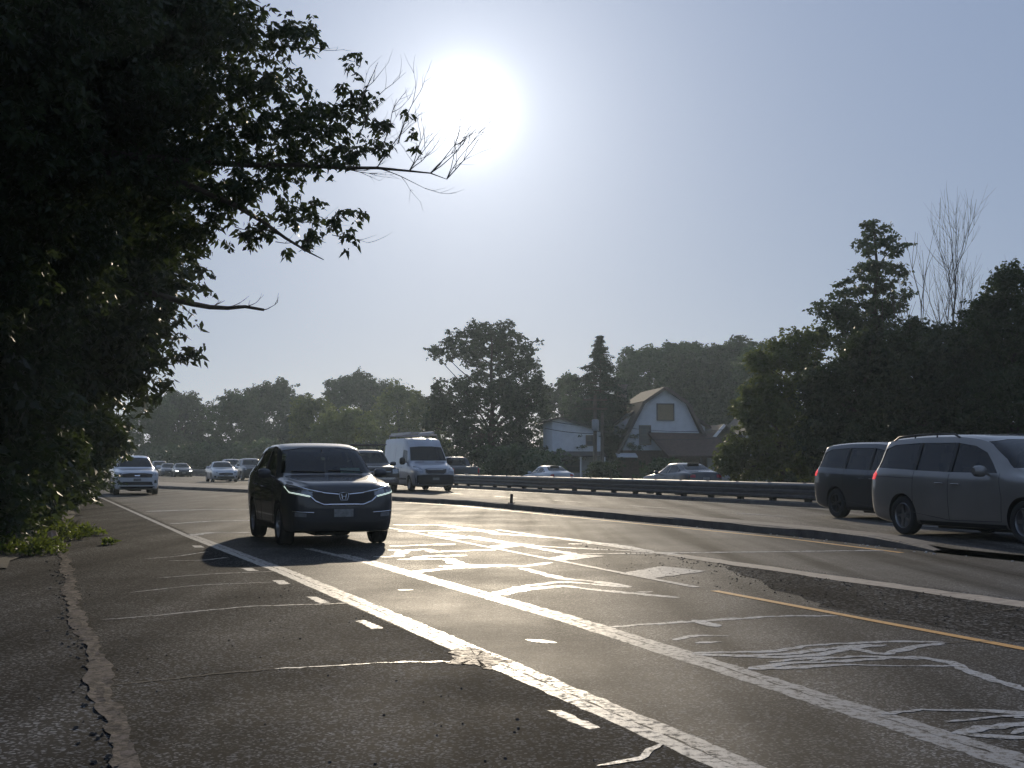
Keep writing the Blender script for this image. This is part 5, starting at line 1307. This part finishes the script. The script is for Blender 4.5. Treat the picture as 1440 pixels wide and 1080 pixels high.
# --- crew cab pickup: closed hull with a bed cut into it
PICK = dict(name='pickup_truck', L=5.70, R=.385, tw=.26, axles=(.98, 4.55), paint=P_DARK, n=60,
  top=[(0, .92), (.015, 1.02), (.06, 1.10), (.2, 1.14), (.8, 1.18), (1.25, 1.21), (1.38, 1.25), (1.75, 1.56), (2.02, 1.78), (2.25, 1.86), (2.8, 1.89), (3.4, 1.87), (3.68, 1.82), (3.80, 1.55), (3.90, 1.24), (3.98, 1.215), (5.55, 1.22), (5.66, 1.19), (5.70, 1.0)],
  bot=[(0, .46), (.06, .36), (.3, .32), (.8, .31), (5.0, .33), (5.5, .40), (5.70, .50)],
  wid=[(0, .76), (.03, .84), (.10, .90), (.28, .96), (.7, .985), (1.3, .99), (5.2, .985), (5.6, .96), (5.70, .90)],
  belt=[(0, 1.02), (.5, 1.08), (1.3, 1.14), (2.5, 1.17), (3.8, 1.18), (5.70, 1.17)],
  roofw=[(0, .70), (.5, .82), (1.35, .84), (2.1, .70), (2.8, .70), (3.6, .68), (3.9, .88), (5.70, .88)],
  cab=(1.52, 3.74, .70), side_windows=[[(1.82, 1.20), (2.24, 1.62), (2.66, 1.72), (2.66, 1.22)], [(2.74, 1.22), (2.74, 1.725), (3.38, 1.70), (3.50, 1.24)]],
  windscreen=[(-.78, 1.28), (.78, 1.28), (.74, 1.44), (.66, 1.74), (-.66, 1.74), (-.74, 1.44)],
  rear_window=[(-.60, 1.30), (.60, 1.30), (.54, 1.70), (-.54, 1.70)], rw_depth=2.3,
  mirror=(1.95, 1.20, 1.2), seats=[(2.25, .40, .52), (2.25, -.40, .52), (3.0, 0, 1.3)], dash=(1.70, 1.18),
  seams=[[(1.60, .48), (1.60, .9), (1.72, 1.18)], [(2.70, .46), (2.70, 1.2)], [(3.56, .46), (3.56, 1.2)], [(3.86, .50), (3.86, 1.17)], [(1.60, .48), (3.56, .46)]],
  handles=[[(2.42, 1.04), (2.62, 1.04)], [(3.28, 1.05), (3.48, 1.05)]],
  front=[('grille', [(-.52, 1.02), (-.50, .74), (.50, .74), (.52, 1.02)], M_PLAS, .006), ('headlight', [(.58, .82), (.58, 1.02), (.90, 1.06), (.92, .86)], M_LENS, .008, 2),
         ('bumper', [(-.90, .66), (-.90, .44), (.90, .44), (.90, .66)], M_CHROME, .020), ('license_plate', [(-.155, .50), (.155, .50), (.155, .61), (-.155, .61)], M_PLATE, .030)],
  front_lines=[('grille_bar', [(-.50, .90), (.50, .90)], .02, M_CHROME)],
  rear=[('tail_light', [(.80, .82), (.80, 1.12), (.90, 1.12), (.90, .82)], M_TAIL, .006, 2), ('bumper', [(-.86, .66), (-.86, .50), (.86, .50), (.86, .66)], M_CHROME, .03), ('rear_plate', [(-.15, .68), (.15, .68), (.15, .79), (-.15, .79)], M_PLATE, .006)])
SPEC_L['pickup_truck'] = 5.70

R2 = .082
# white SUV on the near carriageway
o, b_, p_ = make_vehicle(SUV)
arrange(o, 4.20, 58.6, -1, .005, 'white SUV driving close to the trees at the left edge of the road', 'car')
# the two people carriers at the right
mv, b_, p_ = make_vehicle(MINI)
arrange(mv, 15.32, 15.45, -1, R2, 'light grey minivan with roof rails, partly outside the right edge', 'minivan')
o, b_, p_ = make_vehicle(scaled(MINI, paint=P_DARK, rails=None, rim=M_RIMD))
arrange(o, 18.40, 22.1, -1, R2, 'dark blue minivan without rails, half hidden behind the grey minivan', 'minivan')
# the cargo van, its rack, and the ladder on the rack
van, bvv, pv = make_vehicle(VAN)
for x in (2.5, 3.9, 5.3):
    mb = MB(); z = 2.60
    mb.tube([(x, -.80, z-.18), (x, -.78, z), (x, .78, z), (x, .80, z-.18)], .022, 6); pv('rack_bar', mb, M_RIM, smooth=60)
for s in (-1, 1):
    mb = MB(); mb.tube([(2.4, s*.74, 2.63), (5.45, s*.74, 2.63)], .020, 6); pv('rack_rail', mb, M_RIM, smooth=60)
arrange(van, 17.15, 57.3, -1, R2, 'tall white cargo van with a ladder rack behind the dark crossover', 'van')
def ladder(u, v0, z, ln, label):
    root = empty('ladder', W(u, v0, z), AX_ALONG)
    for s in (-1, 1):
        mb = MB(); mb.box((ln/2, s*.21, 0), (ln, .03, .085)); mb.build('ladder_rail', M_RIM, root)
    n = int(ln/.3)
    for i in range(n):
        mb = MB(); mb.tube([((i+.5)*.3, -.21, 0), ((i+.5)*.3, .21, 0)], .016, 6); mb.build('rung', M_RIM, root)
    tag(root, label, 'ladder', 'ladders on vehicle racks')
ladder(16.75, 59.4, R2+2.70, 3.6, 'aluminium ladder lying on the roof rack of the white cargo van')
mb = MB(); mb.lathe([(.001, -1.2), (.065, -1.2), (.065, 1.2), (.001, 1.2)], 'y', 16)
o = mb.build('conduit_tube', mat('grey_pvc', (.40, .41, .42), .4), None, 40); o.location = W(17.75, 61.0, R2+2.72); o.rotation_euler = (0, 0, AX_ALONG-math.pi/2)
tag(o, 'pale round conduit tube strapped beside the ladder on the white van', 'tube')
# dark pickup with a rack beside the van
pk, b_, pp = make_vehicle(scaled(PICK, paint=P_BLACK))
for x in (2.15, 3.4, 4.3, 5.3):
    mb = MB(); z = 2.10; zl = 1.86 if x < 3.6 else 1.2; yl = .66 if x < 3.6 else .90
    mb.tube([(x, -yl, zl-.02), (x, -.78, z), (x, .78, z), (x, yl, zl-.02)], .025, 6); pp('rack_hoop', mb, M_PLAS, smooth=60)
for s in (-1, 1):
    mb = MB(); mb.tube([(1.95, s*.78, 2.11), (5.4, s*.78, 2.11)], .025, 6); pp('rack_rail', mb, M_PLAS, smooth=60)
arrange(pk, 14.02, 55.3, -1, R2, 'black pickup with a tall load rack between the crossover and the white van', 'pickup truck')
# far carriageway, oncoming
o, b_, p_ = make_vehicle(SEDAN)
sed_silver = o
arrange(o, 12.55, 92.5, -1, R2, 'far silver sedan alone in the lane left of the dark crossover', 'car')
o, b_, p_ = make_vehicle(scaled(SUV, paint=P_DARK, rails=None))
suv_dark = o
arrange(o, 15.95, 101.5, -1, R2, 'far dark SUV half hidden behind the left side of the crossover', 'car')
def again(src, u, v, hd, z, lab, L):
    o = copy_tree(src); arrange(o, u, v, hd, z, lab, 'car'); return o
again(suv_dark, 16.35, 114.5, -1, R2, 'far dark SUV showing just above the silver sedan', 4.8)
o, b_, p_ = make_vehicle(scaled(SEDAN, paint=P_BLACK, front=[q if q[0] != 'headlight' else ('headlight', q[1], M_LAMP, .008, 2) for q in SEDAN['front']]))
sed_black = o
arrange(o, 14.0, 133.5, -1, .0, 'far black sedan with headlights on, right of the other far cars', 'car')
o, b_, p_ = make_vehicle(scaled(SEDAN, paint=P_DARK)); sed_dark = o
arrange(o, 13.4, 141, -1, .0, 'far dark sedan beside the white SUV, left of the one with lit headlights', 'car')
again(suv_dark, 13.2, 149, -1, .0, 'far dark SUV peeping out from behind the white SUV', 4.8)
# opposite carriageway, going away behind the guardrail
o = copy_tree(sed_dark); arrange(o, 27.0, 54.8, 1, -.058, 'dark sedan driving away just behind the guardrail at right of centre', 'car')
o, b_, p_ = make_vehicle(scaled(PICK, paint=P_DARK)); arrange(o, 26.2, 86.5, 1, -.058, 'dark pickup driving away behind the guardrail right of the white van', 'pickup truck')
o = copy_tree(sed_silver); arrange(o, 29.2, 76.5, 1, -.20, 'small pale sedan driving away behind the guardrail near the left white house', 'car')

# ------------------------------------------------------------------ houses, poles, wires
M_SIDING = mat('white_siding', (.50, .52, .55), .7, var=.08, vscale=2, bump=.2, bscale=30)
M_GSIDE = mat('grey_siding', (.30, .31, .33), .75, var=.12, vscale=2)
M_SHING = mat('brown_shingle', (.055, .045, .04), .9, var=.35, vscale=5, bump=.6, bscale=18)
M_SHINGD = mat('dark_shingle', (.05, .045, .045), .9, var=.35, vscale=5, bump=.6, bscale=18)
M_TRIM = mat('dark_trim', (.07, .055, .05), .7)
M_WTRIM = mat('white_trim', (.66, .66, .66), .6, var=.05)
M_BRICK = mat('dark_brick', (.085, .055, .045), .9, var=.4, vscale=8, bump=.5, bscale=12)
M_WINGL = mat('window_pane', (.05, .055, .06), .08, var=.2)
M_BLIND = mat('tan_blind', (.20, .15, .09), .7)
M_STONE = mat('chimney_stone', (.30, .25, .21), .9, var=.45, vscale=5)
def window(root, x, z, w, h, y=0.0, m=None, mull=True):
    mb = MB(); t = .09
    mb.box((x, y-.04, z+h/2-t/2), (w, .12, t)); mb.box((x, y-.04, z-h/2+t/2), (w, .12, t))
    mb.box((x-w/2+t/2, y-.04, z), (t, .12, h-2*t)); mb.box((x+w/2-t/2, y-.04, z), (t, .12, h-2*t))
    if mull: mb.box((x, y-.035, z), (w-2*t, .09, .06))
    f = mb.build('window', M_TRIM, root)
    mb = MB(); mb.box((x, y+.005, z), (w-2*t, .04, h-2*t)); mb.build('pane', m or M_WINGL, f)
    return f
def slab(mb, a, b, y0, y1, th):
    # a sloping roof board between (x,z) a and b from y0 to y1
    a, b = Vector((a[0], 0, a[1])), Vector((b[0], 0, b[1])); d = (b-a).normalized(); n = Vector((-d.z, 0, d.x))
    if n.z < 0: n = -n
    P = [a, b, b+n*th, a+n*th]
    mb.add([(p.x, y0, p.z) for p in P]+[(p.x, y1, p.z) for p in P], [(0, 1, 2, 3), (4, 7, 6, 5), (0, 4, 5, 1), (1, 5, 6, 2), (2, 6, 7, 3), (3, 7, 4, 0)])
# gambrel house: local x to the right, y going back; ridge runs parallel to the road
gh = empty('gambrel_house', (14.2, 122, -.25), RA*.40); gh.scale = (1.12, 1.06, 1.04)
Lw, Rw_, D = -3.85, 3.75, 8.0
gp = [(-3.6, 2.75), (3.6, 2.75), (1.76, 6.9), (0, 8.15), (-1.76, 6.9)]
mb = MB(); mb.prism([(p[0], p[1]) for p in gp], 'y', 0, D); mb.build('wall', M_SIDING, gh)
mb = MB(); mb.box((0, D/2+.1, 1.37), (7.1, D, 2.75)); mb.build('lower_wall', M_BRICK, gh)
mb = MB()
for s in (-1, 1):
    slab(mb, (s*3.95, 2.45), (s*1.80, 6.98), -.35, D+.3, .16); slab(mb, (s*1.80, 6.98), (0, 8.27), -.35, D+.3, .16)
rf = mb.build('roof', M_SHING, gh)
mb = MB()
for s in (-1, 1):
    slab(mb, (s*3.98, 2.38), (s*1.78, 6.86), -.42, -.36, .24); slab(mb, (s*1.78, 6.86), (0, 8.15), -.42, -.36, .24)
mb.build('rake_board', M_TRIM, gh)
window(gh, .02, 6.15, 1.5, 1.55, 0, M_BLIND, False); window(gh, -1.72, 4.1, 1.0, 1.75, 0)
mb = MB(); mb.box((0, 0, 0), (.5, .5, 2.4)); 
# side dormers
for s in (-1, 1):
    mb = MB(); P = [(s*1.9, 3.2), (s*3.9, 3.2), (s*3.9, 4.9), (s*1.9, 6.3)]
    if s < 0: P = P[::-1]
    mb.prism(P, 'y', 1.8, 6.0); dm = mb.build('dormer', M_SIDING, gh)
    mb = MB(); slab(mb, (s*4.35, 4.75), (s*1.75, 6.55), 1.5, 6.3, .14); mb.build('dormer_roof', M_SHINGD, gh)
ch = MB(); ch.box((-2.9, 4.0, 6.0), (.9, .8, 5.4)); ch.box((-2.9, 4.0, 8.75), (1.05, .95, .16)); ch.build('chimney', M_STONE, gh)
mb = MB(); slab(mb, (-.6, 2.85), (5.4, 2.72), -2.6, -.02, .12); P = [(-.9, 2.45), (5.6, 2.35), (4.6, 4.55), (-1.4, 4.75)]
mb = MB(); y0 = -2.6
mb.add([(-.4, y0, 2.3), (5.3, y0, 2.2), (4.3, -.05, 4.25), (-1.5, -.05, 4.35), (-.4, y0, 2.12), (5.3, y0, 2.02), (4.3, -.05, 4.05), (-1.5, -.05, 4.15)], [(0, 1, 2, 3), (7, 6, 5, 4), (0, 4, 5, 1), (1, 5, 6, 2), (2, 6, 7, 3), (3, 7, 4, 0)])
mb.build('porch_roof', mat('rusty_shingle', (.07, .042, .036), .9, var=.3, vscale=4), gh)
for x in (-.2, 2.4, 5.0):
    mb = MB(); mb.box((x, -2.4, 1.05), (.16, .16, 2.1)); mb.build('porch_post', M_TRIM, gh)
mb = MB(); mb.box((-4.6, 1.2, 1.5), (1.9, .1, .9)); mb.box((-3.6, -.6, 2.35), (1.5, .9, .10), Matrix.Rotation(.3, 3, 'X')); mb = MB(); mb.box((-3.4, -.55, 2.3), (1.7, 1.0, .09), Matrix.Rotation(.35, 3, 'X')); mb.build('awning', M_SIDING, gh)
# wing on the left
mb = MB(); mb.box((-5.4, 5.2, 2.6), (4.4, 5.0, 5.2)); mb.build('wing_wall', M_SIDING, gh)
mb = MB(); slab(mb, (-8.0, 5.15), (-3.0, 5.5), 2.3, 8.1, .2); mb.build('wing_roof', M_SHINGD, gh)
window(gh, -4.55, 4.1, .55, 1.7, 2.7)
mb = MB(); mb.tube([(.05, -.08, 2.9), (.05, -.08, 4.6)], .03, 6)
tag(gh, 'white gambrel roofed house with tan blind in its top window', 'house', 'houses beyond the road')
# plain white house behind the utility pole
wh = empty('white_house', (5.6, 121, -.25), .10)
P = [(-1.9, 2.6), (2.7, 2.6), (2.7, 4.55), (-1.3, 5.75), (-1.9, 5.55)]
mb = MB(); mb.prism(P, 'y', 0, 7); mb.build('wall', M_SIDING, wh)
mb = MB(); mb.box((.4, 3.6, 1.3), (4.4, 7.0, 2.6)); mb.build('lower_wall', M_GSIDE, wh)
mb = MB(); slab(mb, (3.1, 4.45), (-1.3, 5.78), -.4, 7.3, .16); slab(mb, (-2.3, 5.45), (-1.3, 5.78), -.4, 7.3, .16); mb.build('roof', M_SHINGD, wh)
window(wh, 1.55, 3.75, .72, 1.0, 0); window(wh, -.2, 1.4, 1.7, 1.2, .1)
mb = MB(); mb.add([(-2.0, -1.5, 2.35), (2.9, -1.5, 2.35), (2.75, .0, 2.75), (-1.95, .0, 2.75), (-2.0, -1.5, 2.25), (2.9, -1.5, 2.25), (2.75, 0, 2.65), (-1.95, 0, 2.65)], [(0, 1, 2, 3), (7, 6, 5, 4), (0, 4, 5, 1), (1, 5, 6, 2), (2, 6, 7, 3), (3, 7, 4, 0)]); mb.build('porch_roof', M_SHINGD, wh)
for x in (-1.8, .5, 2.7):
    mb = MB(); mb.box((x, -1.4, 1.12), (.12, .12, 2.24)); mb.build('porch_post', M_WTRIM, wh)
tag(wh, 'plain white two storey house with low roof left of the gambrel house', 'house', 'houses beyond the road')
# grey house on the right
hh = empty('grey_house', (23.3, 122, -.25), .12)
mb = MB(); mb.prism([(-1.6, 0), (3.6, 0), (3.6, 4.6), (1.2, 7.2), (-1.6, 4.6)], 'y', 0, 8); mb.build('wall', M_GSIDE, hh)
mb = MB(); slab(mb, (-2.0, 4.25), (1.2, 7.25), -.4, 8.3, .16); slab(mb, (4.0, 4.25), (1.2, 7.25), -.4, 8.3, .16); mb.build('roof', M_SHINGD, hh)
mb = MB(); slab(mb, (-2.0, 4.15), (1.2, 7.15), -.47, -.41, .2); slab(mb, (4.0, 4.15), (1.2, 7.15), -.47, -.41, .2); mb.box((-1.6, -.05, 2.3), (.22, .12, 4.6)); mb.build('rake_board', M_WTRIM, hh)
mb = MB(); mb.box((-3.3, 4.2, 1.5), (3.4, 6, 3.0)); mb.build('wing_wall', M_GSIDE, hh)
mb = MB(); slab(mb, (-5.6, 2.6), (-3.3, 5.2), .8, 7.6, .15); slab(mb, (-1.5, 3.3), (-3.3, 5.2), .8, 7.6, .15); mb.build('wing_roof', M_SHINGD, hh)
mb = MB(); slab(mb, (-5.7, 2.5), (-3.35, 5.15), .72, .79, .26); mb.build('rake_board', M_WTRIM, hh)
window(hh, 1.2, 5.5, .8, 1.2, 0); window(hh, .2, 2.6, .9, 1.5, 0)
tag(hh, 'grey gabled house with white trim, mostly behind the bushy roadside tree', 'house', 'houses beyond the road')

M_POLE = mat('pole_timber', (.10, .08, .065), .9, var=.35, vscale=3)
M_WIRE = mat('wire_black', (.02, .02, .022), .5)
def pole(x, y, h, lab, arm=True):
    root = empty('utility_pole', (x, y, -.25))
    mb = MB(); mb.tube([(0, 0, 0), (.02, 0, h)], [.17, .12], 10); mb.build('shaft', M_POLE, root, 60)
    if arm:
        for z in (h-.35, h-1.0):
            mb = MB(); mb.box((0, -.17, z), (1.8, .10, .12)); mb.build('crossarm', M_POLE, root)
        for dx in (-.8, -.4, .4, .8):
            mb = MB(); mb.lathe([(.001, 0), (.05, 0), (.06, .06), (.035, .12), (.001, .14)], 'z', 8, (dx, -.17, h-.28)); mb.build('insulator', mat('insulator_glaze', (.12, .11, .10), .2), root, 40)
        mb = MB(); mb.lathe([(.001, 0), (.24, .0), (.26, .06), (.26, .75), (.2, .82), (.001, .84)], 'z', 14, (.0, -.48, h-2.6)); mb.build('transformer', mat('transformer_grey', (.22, .23, .24), .5), root, 40)
    tag(root, lab, 'utility pole', 'utility poles by the houses')
pole(6.05, 96, 6.6, 'utility pole with transformer between the two white houses')
pole(7.05, 103, 5.6, 'plain shorter pole just right of the transformer pole', False)
def wire(a, b, sag, r, lab):
    a, b = Vector(a), Vector(b); mid = (a+b)/2
    P = [(a.lerp(b, i/24)-mid+Vector((0, 0, -sag*4*(i/24)*(1-i/24)))) for i in range(25)]
    mb = MB(); mb.tube(P, r, 5); o = mb.build('overhead_wire', M_WIRE, None, 60); o.location = mid
    tag(o, lab, 'wire', 'overhead wires')
wire((6.05, 95.8, 4.35), (19.0, 104, 4.35), .55, .022, 'upper overhead wire crossing the front of the gambrel house')
wire((6.05, 95.8, 3.75), (19.0, 104, 3.9), .65, .026, 'lower overhead wire crossing the front of the gambrel house')
wire((2.0, 92, 4.5), (6.05, 95.8, 4.1), .12, .022, 'upper overhead wire crossing the plain white house')
wire((2.0, 92, 3.9), (6.05, 95.8, 3.55), .12, .026, 'lower overhead wire crossing the plain white house')

# ------------------------------------------------------------------ weeds and scraps by the sidewalk
M_WEED = leaf_mat('weed_leaf', (.055, .085, .018), (.20, .26, .04), .5)
def weed(u, v, s, seed, lab):
    g = np.random.default_rng(seed); root = empty('weed_plant', W(u, v, .03))
    n = int(260*s)
    r = g.uniform(0, 1, n)**.6*.34*s; a = g.uniform(0, 6.283, n)
    P = np.stack([np.cos(a)*r, np.sin(a)*r*1.3, g.uniform(.0, .20, n)*s*(1.1-r/(.34*s))+.01], 1)
    V = leaves(P, .085, .45, -.35, g); link('foliage', leaf_mesh('foliage', V, M_WEED), root)
    mb = MB()
    for _ in range(14):
        a = g.uniform(0, 6.28); rr = g.uniform(.05, .3)*s; mb.tube([(0, 0, 0), (math.cos(a)*rr*.5, math.sin(a)*rr*.5, .10*s), (math.cos(a)*rr, math.sin(a)*rr, .17*s)], [.006, .004, .002], 4)
    mb.build('stem', mat('weed_stem', (.06, .07, .025), .8), root)
    tag(root, lab, 'weed', 'weeds at the sidewalk end')
weed(.05, 20.3, 1.25, 1, 'nearest bright green weed at the sidewalk end')
weed(.15, 21.6, 1.2, 2, 'green weed just behind the nearest one, below the pale scrap')
weed(-.35, 20.9, 1.2, 8, 'shaded weed between the nearest weed and the dark shrub')
weed(.45, 24.2, 1.3, 3, 'green weed right of the pale scrap')
weed(.62, 26.4, 1.4, 4, 'taller green weed behind the pale scrap')
weed(.95, 25.6, .9, 5, 'small weed sticking out furthest towards the road')
weed(.30, 27.8, 1.3, 6, 'farthest green weed by the trees')
weed(1.2, 22.6, .35, 7, 'tiny lone weed on the open shoulder')
mb = MB(); r = random.Random(4); n = 12
ring = [(math.cos(6.283*i/n)*.20*r.uniform(.7, 1.15), math.sin(6.283*i/n)*.16*r.uniform(.7, 1.15)) for i in range(n)]
vs = [(x, y, r.uniform(0, .03)) for x, y in ring]+[(x*.6, y*.6, r.uniform(.08, .17)) for x, y in ring]+[(0, 0, .13)]
mb.add(vs, [(i, (i+1) % n, n+(i+1) % n, n+i) for i in range(n)]+[(n+i, n+(i+1) % n, 2*n) for i in range(n)])
o = mb.build('crumpled_scrap', mat('tan_scrap', (.48, .34, .25), .8, var=.25, vscale=9)); o.location = W(.28, 23.4, .05)
tag(o, 'pale tan crumpled scrap lying among the weeds', 'litter')

# ------------------------------------------------------------------ hazy air
mb = MB(); mb.box((0, 150, 9.5), (1900, 1900, 23))
hz = mb.build('haze', None); hz['kind'] = 'stuff'
hm = bpy.data.materials.new('haze'); hm.use_nodes = True
hn, hl = hm.node_tree.nodes, hm.node_tree.links
hn.clear()
ho = hn.new('ShaderNodeOutputMaterial'); hv = hn.new('ShaderNodeVolumePrincipled')
hv.inputs['Color'].default_value = (0.70, 0.86, 1.0, 1)
hv.inputs['Density'].default_value = 0.00030
hv.inputs['Anisotropy'].default_value = 0.62
hl.new(hv.outputs[0], ho.inputs['Volume'])
hz.data.materials.append(hm)
scene.cycles.volume_bounces = 0
